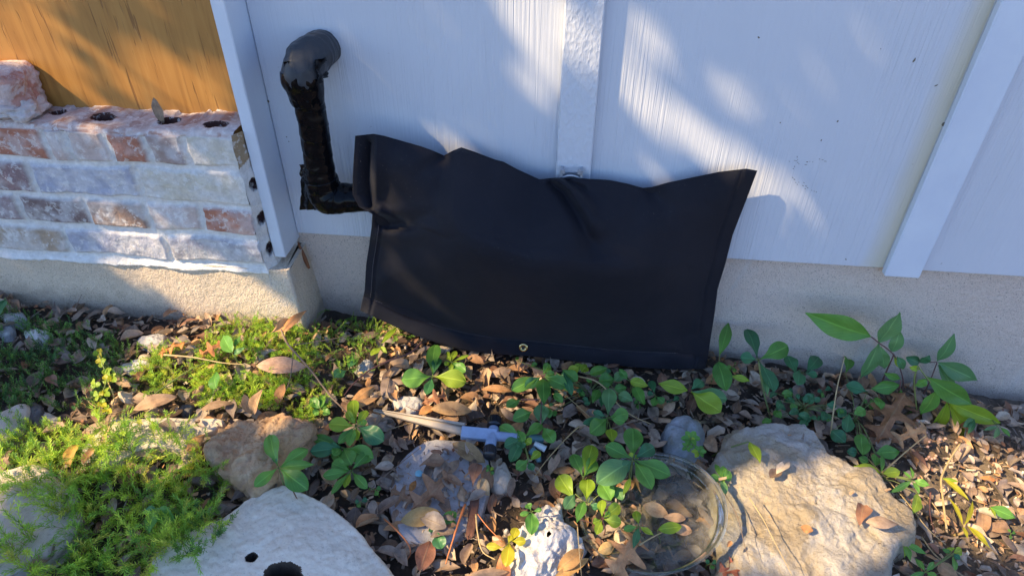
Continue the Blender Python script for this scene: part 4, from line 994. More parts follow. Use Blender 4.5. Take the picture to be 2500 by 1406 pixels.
# notable single dead leaves: label, base px, tip px, width px, height of base and tip, shape, colour
DL = [('large tan dead leaf lying above the grey stake', (1052, 998), (1152, 1004), 36, .035, .035, 'v', (.44, .28, .13)),
      ('olive brown dead leaf slanting down from the stake across the paver', (1105, 1082), (1185, 1128), 40, .035, .025, 'v', (.26, .18, .09)),
      ('pale brown oval leaf lying on the middle of the paver', (1065, 1165), (1122, 1123), 26, .022, .024, 'v', (.34, .24, .16)),
      ('big lobed oak leaf lying over the flat grey paver', (1005, 1245), (1105, 1160), 96, .026, .03, 'k', (.30, .17, .095)),
      ('lobed brown oak leaf on the left rim of the paver', (1010, 1225), (955, 1195), 60, .024, .03, 'k', (.26, .15, .085)),
      ('broad yellow tan leaf with dark bite on the lower paver', (978, 1272), (1075, 1250), 46, .03, .035, 'v', (.36, .25, .10)),
      ('cream oval leaf right of the paver', (1172, 1168), (1195, 1210), 32, .03, .03, 'v', (.42, .33, .20)),
      ('broad red brown leaf below the paver', (1050, 1320), (1025, 1395), 48, .03, .03, 'v', (.24, .11, .07)),
      ('small orange leaf on the left of the paver', (1000, 1200), (1015, 1172), 16, .025, .028, 'v', (.40, .18, .05)),
      ('curled brown oak leaf beside the white angular stone', (1030, 985), (1090, 965), 46, .028, .03, 'k', (.34, .16, .08)),
      ('orange leaf left of the large tan leaf', (1022, 1012), (1060, 995), 24, .03, .03, 'v', (.48, .24, .09)),
      ('long brown leaf below the grommet', (1140, 872), (1182, 888), 22, .03, .03, 'v', (.30, .17, .09)),
      ('long tan leaf in the sunny patch right of the four leaf sprout', (1175, 950), (1250, 955), 22, .03, .03, 'v', (.40, .22, .10)),
      ('grey veined leaf left of the white angular stone', (950, 918), (938, 975), 36, .03, .025, 'v', (.30, .23, .18)),
      ('orange brown leaf slanting above the bright green rosette', (856, 985), (915, 945), 26, .045, .05, 'v', (.46, .25, .10)),
      ('long tan leaf resting on the bright green rosette', (850, 1002), (922, 971), 20, .06, .06, 'v', (.42, .26, .13)),
      ('curled orange leaf hanging at the top end of the bare twig', (688, 812), (750, 757), 26, .06, .09, 'e', (.52, .25, .10)),
      ('pale orange leaf under the top end of the bare twig', (662, 812), (714, 784), 34, .06, .07, 'o', (.55, .32, .14)),
      ('large dusty pink tan leaf in the sunlit stonecrop', (625, 893), (748, 897), 44, .045, .04, 'v', (.50, .32, .22)),
      ('oval orange leaf upright beside the twig stalk', (676, 985), (694, 936), 26, .03, .055, 'v', (.40, .20, .08)),
      ('tall pale brown leaf leaning on the sandy footing', (215, 838), (158, 750), 62, .02, .09, 'e', (.36, .26, .18)),
      ('triangular pale brown leaf leaning on the sandy footing', (262, 836), (279, 762), 46, .02, .08, 'e', (.38, .28, .20)),
      ('orange lobed oak leaf at the foot of the sandy footing', (385, 866), (452, 838), 52, .03, .05, 'k', (.50, .22, .07)),
      ('reddish oak leaf in the sunlit patch by the footing', (485, 872), (545, 838), 44, .03, .05, 'k', (.44, .18, .07)),
      ('wide brown leaf behind the buff flagstone left end', (325, 1000), (432, 968), 34, .035, .045, 'v', (.36, .24, .15)),
      ('long grey brown leaf behind the orange rock', (490, 1000), (570, 985), 26, .03, .035, 'v', (.28, .19, .12)),
      ('tan leaf standing upright behind the orange rock', (622, 1012), (640, 950), 30, .045, .085, 'e', (.48, .30, .16)),
      ('dark orange leaf leaning behind the orange rock', (615, 1010), (596, 962), 26, .045, .07, 'v', (.38, .20, .09)),
      ('big brown lobed oak leaf shaded behind the boulder', (2140, 1080), (2210, 960), 110, .03, .06, 'k', (.28, .14, .065)),
      ('tan oak leaf with dark hole right of the boulder', (2175, 1080), (2262, 1045), 62, .03, .045, 'k', (.42, .25, .12)),
      ('bright orange lobed oak leaf in the sun left of the saucer', (1560, 1300), (1500, 1400), 110, .045, .05, 'k', (.55, .30, .14)),
      ('tan leaf lying over the rim left of the clear saucer', (1570, 1232), (1632, 1258), 34, .055, .055, 'v', (.52, .34, .17)),
      ('tan leaf end overlapping its neighbour over the saucer', (1620, 1262), (1674, 1266), 22, .058, .058, 'v', (.52, .33, .18)),
      ('narrow tan leaf under the yellow green leaf over the saucer', (1640, 1290), (1690, 1297), 26, .05, .05, 'v', (.50, .32, .19)),
      ('large brown oval leaf against the pale craggy rock', (1360, 1392), (1425, 1340), 38, .045, .06, 'v', (.42, .24, .09)),
      ('orange oval leaf below the pale craggy rock', (1345, 1420), (1438, 1362), 26, .04, .045, 'v', (.52, .31, .11)),
      ('golden leaf with curled rim beside the orange oak leaf', (1460, 1345), (1500, 1330), 30, .05, .05, 'v', (.58, .38, .14)),
      ('pale tan leaf arched across the bottom edge', (1140, 1405), (1240, 1395), 22, .04, .04, 'v', (.50, .32, .18)),
      ('orange brown leaf standing beside the yellow sprout', (1236, 1430), (1222, 1352), 36, .02, .05, 'e', (.46, .20, .09)),
      ('tan leaf on the left part of the buff flagstone', (250, 1090), (262, 1040), 46, .045, .05, 'o', (.50, .32, .20)),
      ('brown orange leaf leaning on the lower buff flagstone', (455, 1100), (500, 1060), 26, .04, .05, 'v', (.42, .22, .08)),
      ('brown leaf between the plants and the grey slab', (285, 1335), (345, 1295), 26, .04, .05, 'k', (.36, .21, .12)),
      ('mustard brown leaf on the flagstone left end', (170, 1140), (190, 1085), 34, .045, .05, 'v', (.44, .28, .06)),
      ('brown leaf at the left edge below the shaded plants', (-30, 1140), (24, 1130), 44, .03, .03, 'v', (.30, .20, .13)),
      ('reddish brown oak leaf at the bottom between saucer and boulder', (1750, 1400), (1820, 1385), 60, .03, .035, 'k', (.28, .10, .06)),
      ('brown leaf shreds lying on the boulder', (1955, 1285), (1985, 1296), 20, .085, .085, 'v', (.40, .20, .08)),
      ('small orange leaf on the sunlit crumbs at right', (2392, 1165), (2430, 1172), 14, .02, .02, 'v', (.52, .24, .09)),
      ('orange leaf under the boulder corner', (2232, 1312), (2250, 1338), 14, .03, .03, 'v', (.46, .20, .06))]
for k, (lb, b_, t_, w, h0, h1, shp, cc) in enumerate(DL):
    B = gnd(*b_, h0); T_ = gnd(*t_, h1)
    if 'footing' in lb and 'leaning' in lb: B = onY(*b_, -.125); T_ = onY(*t_, -.112)
    if 'upright behind' in lb: T_ = onY(t_[0], t_[1], B[1]-.01)
    wm = w*pxsize(B)*(1.0); u_ = [rnd.gauss(0, .25), -.45+rnd.gauss(0, .2), .85]
    V, F, uv = leafmesh(B, T_, wm, shp, u_, rnd.choice([.3, -.2, .5]), rnd.uniform(.1, .3), k, 15, 7, rnd.uniform(-.5, .5))
    o = obj('fallen_leaf', mkmesh('fallen_leaf', V, F, np.tile(np.array(cc)*1.25, (len(V), 1)), uv), M_DEAD); tag(o, lb, 'fallen leaf', 'single leaves that stand out')
P0 = onZ(400, 303, .565); P1 = P0+np.array([-.008, .006, .055]); V, F, uv = leafmesh(P0, P1, .022, 'v', [0, -1, .2], .2, .05, 3)
tag(obj('dry_leaf', mkmesh('dry_leaf', V, F, np.tile(np.array((.30, .24, .17)), (len(V), 1)), uv), M_DEAD), 'oval grey brown leaf standing upright in a hole of the brick ledge', 'fallen leaf')
#@@PLANTS
# ------------------------------------------------------------------ green plants
def plant(name, label, root, h, leaves, group=None, yplane=None, stem='VS', stemr=.0011, cat='plant', extra=None):
    """leaves: (bx, by, tx, ty, width px, colour, shape, [dh])  pixel positions of base and tip at leaf height h above the bed"""
    def pt(a, b_, hh):
        if yplane is not None: return onY(a, b_, yplane-rnd.uniform(0, .004))
        return gnd(a, b_, hh)
    cx, cy = root[0], root[1]
    if yplane is not None: top = onY(cx, cy, yplane); foot = np.array([top[0]+.01, yplane+.005, float(G(top[0], yplane))-.01])
    else:
        top = gnd(cx, cy, h*.9); foot = np.array([top[0]+rnd.uniform(-.006, .006), top[1]+rnd.uniform(-.002, .012), float(G(top[0], top[1]))-.01])
    if len(root) > 2: foot = gnd(root[2], root[3], 0)-np.array([0, 0, .008])
    e = tag(empty(name, tuple(foot)), label, cat, group)
    mid = (foot+top)/2+np.array([rnd.gauss(0, .004), rnd.gauss(0, .003), 0]); MS = {'VS': M_VSTEM, 'PS': M_PSTEM, 'ST': M_STRAW}[stem]
    q = [tube([foot, mid, top], [stemr*1.5, stemr*1.2, stemr], 14, 6)]
    if extra:
        for path in extra: q.append(tube([pt(a, b_, h) for a, b_ in path], [stemr]*len(path), 6*len(path), 6))
    LV_ = []
    for k, l in enumerate(leaves):
        bx_, by_, tx, ty, w, cl = l[:6]; shp = l[6] if len(l) > 6 else 'o'; dh = l[7] if len(l) > 7 else rnd.uniform(-.004, .006)
        B = pt(bx_, by_, h); T_ = pt(tx, ty, h+dh); wm = w*pxsize(B)
        if math.hypot(bx_-cx, by_-cy) > 9 and not extra: q.append(tube([top*.5+foot*.5, top*.7+B*.3+np.array([0, 0, -.003]), B], [stemr*.8]*3, 10, 5))
        elif not extra: q.append(tube([top, B], [stemr*.8]*2, 4, 5))
        out = T_-B; out[2] = 0; out = out/(np.linalg.norm(out)+1e-9)
        u_ = np.array([0, -.52, .85])+out*rnd.uniform(-.25, .1)+np.array([rnd.gauss(0, .10) for _ in range(3)])
        if yplane is not None: u_ = np.array([rnd.gauss(0, .2), -.9, .4])
        V, F, uv = leafmesh(B, T_, wm, shp, u_, .3, rnd.uniform(.04, .16), k+cx, 17, 9, rnd.uniform(-.25, .25))
        LV_.append((V, F, uv, cl))
    obj('stem', mkmesh('stem', *merge(q)), MS, e)
    for V, F, uv, cl in LV_: obj('leaf', mkmesh('leaf', V, F, None, uv), LM[cl], e)
    return e
def fan(cx, cy, tips, cl='g', shp='o', j=4):
    """leaves from one centre: tips = (x, y, width[, colour])"""
    out = []
    for t in tips:
        a = math.atan2(t[1]-cy, t[0]-cx); out.append((cx+j*math.cos(a), cy+j*math.sin(a), t[0], t[1], t[2], t[3] if len(t) > 3 else cl, t[4] if len(t) > 4 else shp))
    return out
plant('seedling', 'green five leaf seedling standing between the orange rock and grey slab', (680, 1141), .095, fan(680, 1141, [(659, 1061, 40), (752, 1096, 34), (767, 1133, 28, 'g', 'e'), (752, 1195, 48), (621, 1188, 30), (668, 1106, 14, 'd')]), None)
plant('seedling', 'brightest sunlit rosette with a tan leaf resting on it, just left of the stake tip', (869, 1039), .075, fan(869, 1039, [(802, 1036, 38, 'y'), (937, 1076, 46, 'd'), (897, 1002, 22, 'y'), (848, 1004, 20, 'y'), (862, 976, 32, 'y'), (872, 1074, 20, 'y'), (826, 1083, 22), (882, 1024, 14, 'y'), (856, 1018, 14, 'y'), (896, 1028, 16), (852, 1088, 24)]), None)
plant('seedling', 'shaded broad leaf plant directly under the brightest rosette', (838, 1092), .05, fan(838, 1092, [(764, 1066, 28), (757, 1102, 38, 'd'), (858, 1135, 44), (912, 1118, 46), (812, 1110, 24), (800, 1090, 22, 'd')]), None)
plant('seedling', 'lower green seedling with narrow drooping leaves left of the paver', (858, 1149), .045, fan(858, 1149, [(811, 1130, 38), (898, 1105, 27), (897, 1192, 24), (788, 1162, 27), (809, 1207, 17), (812, 1096, 30), (842, 1190, 18, 'y')]), None)
plant('seedling', 'small round leaved sprig among the stonecrop above the orange rock', (782, 1000), .03, fan(782, 1000, [(758, 972, 24, 'g', 'v'), (764, 1012, 20, 'g', 'v'), (806, 1010, 19, 'g', 'v'), (800, 986, 13), (788, 964, 22, 'g', 'v')]), None)
plant('seedling', 'dark oval leaf pair in the stonecrop left of the dark vine', (850, 902), .035, fan(850, 902, [(814, 920, 28, 'd'), (862, 868, 18, 'g', 'e'), (868, 880, 14, 'd')]), None)
plant('seedling', 'heart leaved yellow sprig just below the bag left corner', (918, 868), .05, [(930, 840, 970, 798, 15, 'y', 'e'), (928, 850, 905, 868, 18, 'y', 'v'), (930, 845, 945, 862, 12, 'y', 'e')], None)
plant('seedling', 'four leaf cross shaped seedling below the bag left part', (1056, 918), .04, fan(1056, 918, [(1062, 842, 40), (980, 927, 48, 'g'), (1138, 932, 46, 'y'), (1042, 964, 24, 'd'), (1072, 874, 24, 'd')]), None)
plant('seedling', 'tiny bright green sprig right of the cross shaped seedling', (1102, 884), .04, fan(1102, 884, [(1093, 870, 12, 'y'), (1084, 890, 12, 'y'), (1117, 890, 12, 'y'), (1102, 904, 13, 'y'), (1113, 857, 15, 'y'), (1092, 858, 10, 'y'), (1136, 908, 27, 'g'), (1145, 867, 9, 'y')], j=2), None)
plant('leafy_vine', 'leafy green stem hanging over the leaf litter left of the yellow runner', (1324, 918), .075, fan(1324, 918, [(1248, 952, 34), (1281, 946, 27, 'd'), (1340, 888, 23), (1354, 912, 20, 'g'), (1384, 944, 36), (1328, 988, 36, 'g', 'e')])+[(1320, 985, 1322, 1034, 38, 'p', 'e'), (1272, 975, 1236, 993, 26, 'g', 'o'), (1300, 1004, 1252, 1024, 33, 'g', 'o'), (1330, 990, 1342, 1020, 22, 'g', 'o'), (1372, 902, 1410, 930, 30, 'g', 'o'), (1374, 905, 1395, 966, 22, 'd', 'o'), (1385, 912, 1412, 896, 24, 'y', 'v'), (1352, 960, 1374, 982, 20, 'g', 'v')], None, extra=[[(1324, 918), (1322, 960), (1320, 1034)], [(1324, 918), (1372, 904), (1390, 908)], [(1318, 975), (1272, 975)]], stem='PS', stemr=.0016)
plant('seedling', 'cluster of small round green leaves covering the end of the stake tee', (1277, 1070), .06, fan(1277, 1070, [(1219, 1040, 30), (1323, 1034, 27), (1231, 1090, 31, 'd'), (1246, 1128, 29, 'd'), (1297, 1083, 23, 'y'), (1270, 1095, 24, 'd')])+[(1324, 1042, 1352, 1080, 34, 'g', 'o'), (1290, 1122, 1260, 1146, 28, 'g', 'o'), (1293, 1124, 1318, 1102, 21, 'y', 'o'), (1290, 1128, 1302, 1148, 19, 'd', 'o'), (1262, 1048, 1278, 1080, 26, 'g', 'o')], None)
plant('seedling', 'grey green seedling with one tall leaf at the yellow runner', (1484, 1019), .07, fan(1484, 1019, [(1487, 948, 38, 'p'), (1534, 1009, 35, 'g'), (1440, 1058, 42, 'g'), (1448, 1005, 18, 'd'), (1423, 1034, 20, 'd')])+[(1490, 1046, 1495, 1080, 29, 'y', 'e'), (1490, 1022, 1526, 1028, 24, 'g', 'o')], None)
plant('seedling', 'biggest rosette with a bluish centre, overhanging the saucer left rim', (1546, 1121), .09, fan(1546, 1121, [(1545, 1046, 50), (1478, 1087, 38, 'g'), (1458, 1178, 60, 'p'), (1505, 1152, 32, 'd'), (1597, 1090, 36, 'd'), (1637, 1160, 43), (1592, 1193, 40), (1538, 1104, 12, 'y'), (1556, 1112, 12, 'y')])+[(1540, 1165, 1520, 1210, 14, 'y', 'e')], None)
plant('seedling', 'light green plant with heart shaped leaves left of the biggest rosette', (1424, 1166), .07, fan(1424, 1166, [(1446, 1086, 40, 'y'), (1398, 1108, 34), (1452, 1120, 34, 'g')]), None, stem='VS')
plant('seedling', 'light green broad leaves above the pale craggy rock', (1432, 1226), .055, [(1402, 1218, 1364, 1160, 46, 'y', 'o'), (1432, 1222, 1434, 1168, 40, 'y', 'o'), (1462, 1168, 1492, 1220, 42, 'g', 'o'), (1404, 1205, 1378, 1242, 30, 'p', 'o'), (1426, 1224, 1408, 1276, 26, 'g', 'e'), (1500, 1184, 1520, 1220, 27, 'p', 'o'), (1440, 1230, 1462, 1240, 18, 'd', 'o')], None)
plant('seedling', 'sunlit yellow green plant right of the pale craggy rock', (1470, 1266), .07, fan(1470, 1266, [(1470, 1219, 23, 'y'), (1512, 1232, 31, 'y'), (1517, 1276, 30, 'y'), (1447, 1276, 18, 'y'), (1456, 1304, 21, 'y'), (1490, 1250, 14)]), None, stem='PS')
plant('seedling', 'little sprout with one yellow top leaf beside the orange oak leaf', (1560, 1284), .06, fan(1560, 1284, [(1552, 1247, 22, 'y'), (1596, 1306, 15, 'y', 'e'), (1546, 1338, 19, 'd', 'e'), (1522, 1292, 17)]), None)
plant('seedling', 'single yellow green leaf stretched over the saucer', (1606, 1300), .06, [(1606, 1292, 1664, 1284, 28, 'y', 'v')], None)
plant('seedling', 'green drooping leaf group leaning on the pale craggy rock top left', (1298, 1248), .075, fan(1298, 1248, [(1298, 1306, 34, 'g', 'v'), (1287, 1229, 19), (1269, 1257, 13), (1323, 1243, 11)]), None)
plant('seedling', 'acid yellow sprout at the left foot of the pale craggy rock', (1244, 1324), .06, [(1228, 1336, 1187, 1332, 19, 'w', 'o'), (1244, 1322, 1236, 1382, 33, 'w', 'o'), (1250, 1320, 1262, 1288, 24, 'w', 'o'), (1250, 1320, 1284, 1320, 22, 'w', 'o'), (1240, 1325, 1250, 1306, 14, 'w', 'o')], None)
plant('seedling', 'two leaf seedling growing at the lower edge of the paver', (1063, 1292), .035, [(1065, 1286, 1114, 1250, 28, 'g', 'o'), (1066, 1296, 1078, 1340, 34, 'd', 'o'), (1060, 1290, 1046, 1296, 12, 'd', 'o')], None)
plant('seedling', 'tiny crinkled sprout between the paver and the pinkish stone', (1196, 1150), .03, fan(1196, 1150, [(1190, 1134, 9), (1204, 1140, 9, 'y'), (1186, 1148, 9), (1206, 1156, 9), (1194, 1166, 9, 'y'), (1188, 1162, 8)], j=1), None)
plant('seedling', 'upright narrow leaf sprig at the bag lower right corner', (1756, 884), .10, [(1757, 866, 1778, 788, 29, 'g', 'e'), (1753, 884, 1773, 955, 45, 'g', 'v'), (1785, 918, 1832, 930, 17, 'y', 'e')], None, stem='VS')
plant('seedling', 'tall dark four leaf seedling with pale stalk against the footing', (1851, 879, 1886, 1026), .12, fan(1851, 879, [(1824, 803, 38, 'd'), (1923, 845, 44), (1807, 872, 31, 'd'), (1890, 956, 38, 'd')])+[(1874, 966, 1866, 916, 15, 'p', 'l')], None, stem='VS', stemr=.0018)
plant('seedling', 'dark two lobed leaves low against the footing, right of the tall seedling', (1962, 908), .06, [(1944, 915, 1922, 868, 33, 'd', 'o'), (1966, 912, 1999, 872, 34, 'd', 'o'), (1950, 902, 1948, 940, 32, 'd', 'o'), (1966, 912, 1996, 916, 20, 'd', 'o')], None)
plant('seedling', 'seedling with a large light leaf over the mossy blue grey rock', (1683, 954), .07, fan(1683, 954, [(1607, 936, 35, 'y', 'e'), (1760, 1006, 56, 'y'), (1775, 974, 38, 'p'), (1716, 930, 27, 'd')]), None, stem='PS')
plant('seedling', 'small dark green sprig left of the seedling with the large light leaf', (1600, 965), .04, fan(1600, 965, [(1621, 984, 20), (1594, 992, 18), (1588, 930, 19, 'd'), (1580, 958, 14, 'd')]), None)
plant('mint_sprig', 'serrated light green leaf pair right below the bag hem', (1545, 935), .07, [(1538, 930, 1582, 942, 29, 'y', 's'), (1550, 945, 1572, 988, 30, 'g', 's'), (1530, 925, 1512, 900, 20, 'g', 's')], None)
plant('mint_sprig', 'patch of serrated leaves under the bag hem left of the light serrated pair', (1480, 925), .05, [(1440, 914, 1482, 898, 28, 'g', 's'), (1462, 930, 1500, 926, 38, 'g', 's'), (1500, 930, 1522, 908, 26, 'p', 's'), (1462, 952, 1446, 984, 24, 'g', 's'), (1510, 962, 1545, 978, 30, 'p', 's'), (1420, 908, 1432, 890, 26, 'y', 's'), (1500, 950, 1530, 946, 24, 'g', 's'), (1475, 965, 1468, 992, 22, 'd', 's'), (1405, 902, 1418, 888, 20, 'y', 's')], None)
def whorl(cx, cy, r, n=6, cl='g', a0=0): return [(cx+r*.1*math.cos(a), cy+r*.1*math.sin(a), cx+r*math.cos(a), cy+r*.85*math.sin(a), r*.62, rnd.choice([cl, cl, 'y']), 'v') for a in [a0+2*math.pi*k/n for k in range(n)]]
plant('mint_sprig', 'small crinkled green rosettes in front of the mossy blue grey rock', (1690, 1075), .07, whorl(1686, 1070, 24)+whorl(1686, 1068, 12, 4, 'y', .5)+whorl(1706, 1102, 19)+whorl(1678, 1090, 16, 5), None)
plant('seedling', 'single leaf on an arching stalk over the boulder', (1827, 1078, 1735, 1110), .09, [(1829, 1079, 1856, 1130, 28, 'y', 'e')], None, stem='VS', stemr=.0016)
plant('mint_sprig', 'green sprig touching the right rim of the saucer', (1761, 1168), .07, fan(1761, 1168, [(1732, 1165, 20, 'g', 'v'), (1785, 1156, 27, 'g', 'v'), (1768, 1138, 19, 'g', 'v'), (1746, 1132, 14, 'g', 'v'), (1771, 1208, 17, 'p', 'v'), (1768, 1175, 12, 'y', 'v')]), None)
# sapling against the footing
plant('ash_sapling', 'sapling with big pointed leaves standing against the footing, its largest leaf at top left', (2182, 866), .1, [(2127, 822, 1966, 764, 62, 'g', 'e'), (2145, 836, 2197, 762, 50, 'p', 'e'), (2178, 858, 2197, 808, 32, 'p', 'v'), (2145, 838, 2100, 922, 48, 'p', 'e'), (2150, 846, 2160, 901, 31, 'p', 'e'), (2183, 868, 2205, 901, 17, 'y', 'e')], None, -.06, 'PS', .0016, extra=[[(2127, 822), (2145, 836), (2182, 866), (2199, 905), (2205, 940), (2190, 975)]])
plant('ash_sapling', 'sapling branch with three hanging pointed leaves above the brown oak leaf', (2199, 930), .1, [(2197, 940, 2126, 949, 35, 'g', 'e'), (2199, 925, 2158, 911, 19, 'g', 'e'), (2198, 948, 2188, 1064, 49, 'g', 'e'), (2206, 900, 2190, 870, 22, 'd', 'e')], None, -.085, 'PS', .0014, extra=[[(2199, 928), (2198, 960), (2215, 1010)]])
plant('ash_sapling', 'long arching sapling branch with the lowest yellow green pointed leaves at right', (2313, 981), .1, [(2245, 900, 2220, 896, 15, 'y', 'v'), (2263, 925, 2235, 942, 26, 'g', 'v'), (2263, 920, 2372, 986, 52, 'g', 'e'), (2288, 950, 2247, 1010, 40, 'g', 'e'), (2313, 981, 2264, 1063, 41, 'y', 'e'), (2314, 980, 2443, 1032, 43, 'y', 'e'), (2318, 986, 2386, 1117, 46, 'y', 'e')], None, -.13, 'VS', .0018, extra=[[(2241, 893), (2263, 923), (2288, 950), (2316, 984)], [(2241, 893), (2232, 930), (2238, 1000)]])
plant('ash_sapling', 'shaded blue green sapling leaves at the top right of the footing', (2288, 884), .1, [(2288, 882, 2330, 814, 33, 'p', 'e'), (2290, 884, 2385, 928, 45, 'p', 'e'), (2290, 888, 2328, 952, 27, 'p', 'e'), (2245, 884, 2270, 868, 30, 'd', 'v'), (2245, 886, 2212, 872, 26, 'd', 'v')], None, -.05, 'PS', .0012, extra=[[(2240, 884), (2288, 884)], [(2240, 884), (2232, 950)]])
plant('seedling', 'cluster of oval leaves right of the boulder back edge', (2094, 1010), .05, [(2118, 956, 2065, 940, 31, 'd', 'o'), (2072, 1008, 2066, 1055, 29, 'd', 'o'), (2100, 1060, 2106, 1112, 38, 'g', 'v'), (2138, 1106, 2196, 1102, 35, 'g', 'e'), (2030, 1052, 2064, 1080, 36, 'd', 'v'), (2092, 1104, 2068, 1102, 24, 'd', 'v'), (2085, 1010, 2112, 1000, 26, 'g', 'v'), (2140, 970, 2150, 1000, 25, 'g', 'v'), (2136, 1108, 2138, 1136, 23, 'g', 'v'), (2120, 1128, 2096, 1116, 20, 'g', 'e'), (2064, 912, 2070, 870, 28, 'g', 'o')], None)
lv = []
for k in range(34):
    a, b_ = 1965+rnd.gauss(0, 42), 990+rnd.gauss(0, 26); t = rnd.uniform(0, 6.28); l = rnd.uniform(14, 30)
    lv.append((a, b_, a+l*math.cos(t), b_+l*.8*math.sin(t), l*.7, rnd.choice('ddg'), 'v', rnd.uniform(-.01, .02)))
plant('ground_ivy', 'dense low mat of small dark green leaves behind the boulder', (1965, 990), .04, lv, None)
lv = []
for k in range(26):
    a, b_ = 1420+rnd.gauss(0, 70), 945+rnd.gauss(0, 30); t = rnd.uniform(0, 6.28); l = rnd.uniform(10, 20)
    lv.append((a, b_, a+l*math.cos(t), b_+l*.8*math.sin(t), l*.75, rnd.choice('ddgg'), 'v', rnd.uniform(-.01, .01)))
plant('ground_ivy', 'low scattered small leaves in the shade under the bag hem', (1440, 950), .03, lv, None)
plant('willow_weed', 'pale yellow green weed at the right edge of the boulder', (2152, 1156), .06, fan(2152, 1156, [(2084, 1137, 30, 'y', 'l'), (2198, 1150, 26, 'y', 'l'), (2152, 1105, 12, 'g', 'l')])+fan(2228, 1172, [(2171, 1203, 15, 'g', 'l'), (2223, 1140, 11, 'g', 'l'), (2270, 1184, 19, 'g', 'l'), (2205, 1150, 9, 'g', 'l'), (2244, 1205, 12, 'g', 'l')])+[(2240, 1204, 2228, 1254, 27, 'y', 'e')], None)
plant('willow_weed', 'bright yellow narrow leaved weed on the sunlit crumbs', (2354, 1280), .05, [(2302, 1166, 2366, 1221, 14, 'w', 'l'), (2318, 1216, 2350, 1280, 13, 'w', 'l'), (2354, 1282, 2375, 1219, 13, 'w', 'l'), (2362, 1283, 2417, 1338, 16, 'w', 'l'), (2350, 1285, 2362, 1315, 10, 'w', 'l'), (2300, 1168, 2340, 1175, 10, 'y', 'l')], None, extra=[[(2311, 1290), (2300, 1200), (2299, 1164), (2320, 1120), (2345, 1082)]], stem='ST', stemr=.0022)
plant('seedling', 'pointed green leaf at the right edge of the sunlit crumbs', (2418, 1238), .045, [(2418, 1237, 2479, 1264, 29, 'g', 'e'), (2418, 1238, 2430, 1262, 10, 'y', 'l')], None)
plant('willow_weed', 'narrow leaved green weed at the lower right corner of the boulder', (2205, 1323), .05, fan(2205, 1323, [(2199, 1268, 15, 'g', 'l'), (2262, 1352, 16, 'g', 'l'), (2222, 1370, 18, 'g', 'l'), (2181, 1331, 11, 'g', 'l'), (2208, 1362, 8, 'y', 'l')]), None)
plant('willow_weed', 'leafy weed at the bottom edge right of the boulder', (2260, 1395), .04, fan(2260, 1395, [(2235, 1362, 14, 'g', 'l'), (2290, 1412, 18, 'g', 'l'), (2216, 1412, 16, 'g', 'v'), (2280, 1370, 14, 'g', 'l')])+fan(2325, 1350, [(2318, 1335, 20, 'y'), (2348, 1342, 20, 'y', 'v'), (2330, 1392, 16, 'g'), (2345, 1365, 14, 'd', 'l'), (2300, 1340, 12, 'g', 'l')]), None)
plant('seedling', 'tiny three leaf sprout at the far right edge', (2468, 1302), .02, fan(2468, 1302, [(2460, 1290, 8), (2478, 1298, 8), (2466, 1314, 8)], j=1), None)
plant('willow_weed', 'grey green low leaves along the footing at far right', (2400, 1000), .05, fan(2440, 1040, [(2425, 1070, 13, 'p', 'l'), (2466, 1066, 12, 'g', 'l'), (2400, 1050, 10, 'p', 'l')])+fan(2380, 1020, [(2350, 1042, 20, 'd', 'l'), (2362, 1060, 14, 'd', 'l'), (2404, 1002, 12, 'g', 'l')]), None)
plant('strawberry_leaf', 'serrated two lobed leaf over the feathery plants beside the grey slab', (382, 1240), .07, [(382, 1240, 365, 1302, 38, 'g', 's'), (384, 1244, 426, 1270, 42, 'g', 's'), (380, 1240, 350, 1252, 22, 'p', 's')], None)
plant('strawberry_leaf', 'serrated leaf standing in front of the sunlit footing', (572, 868), .08, [(566, 860, 545, 818, 36, 'g', 's'), (575, 845, 586, 820, 16, 'g', 's'), (572, 865, 598, 848, 16, 'p', 's')], None)
plant('strawberry_leaf', 'small serrated leaf in the middle of the sunlit stonecrop', (527, 950), .05, [(527, 950, 528, 908, 38, 'g', 's')], None)
plant('seedling', 'dark green leaf at the far left edge by the footing', (-8, 790), .05, [(-20, 790, 14, 732, 40, 'd', 'v')], None)
lv = []
for (a, b_) in [(240, 862), (247, 884), (262, 908), (232, 938), (262, 926), (240, 965), (258, 958), (250, 985), (236, 1008), (262, 1000), (275, 922)]:
    t = rnd.uniform(0, 3)
    for s in (0, 2.1, 4.2): lv.append((a, b_, a+14*math.cos(t+s), b_+13*math.sin(t+s), 14, rnd.choice('yyw'), 'v'))
plant('creeping_vine', 'yellow green creeping sprig with tiny paired leaves in the shaded stonecrop', (250, 930), .06, lv, None, extra=[[(240, 858), (250, 890), (262, 920), (250, 960), (240, 1010)]])
# filler seedlings that can hardly be told apart
for k, (a, b_, c_) in enumerate([(1350, 1120, 'd'), (1100, 1280, 'g'), (915, 1195, 'g'), (1640, 980, 'd'), (2010, 955, 'd'), (1905, 1000, 'd'), (2120, 985, 'g'), (2130, 1180, 'g'), (1735, 1375, 'd'), (1330, 965, 'g'), (880, 1225, 'd'), (1560, 985, 'g'), (1790, 895, 'g')]):
    plant('seedling', 'tiny green seedling of two or three leaves in the leaf litter', (a, b_), .025, fan(a, b_, [(a+rnd.uniform(12, 18), b_-rnd.uniform(4, 12), 13, c_), (a-rnd.uniform(10, 17), b_+rnd.uniform(-8, 6), 12, c_), (a+rnd.uniform(-6, 8), b_+14, 12, 'g')], j=2), 'tiny seedlings')

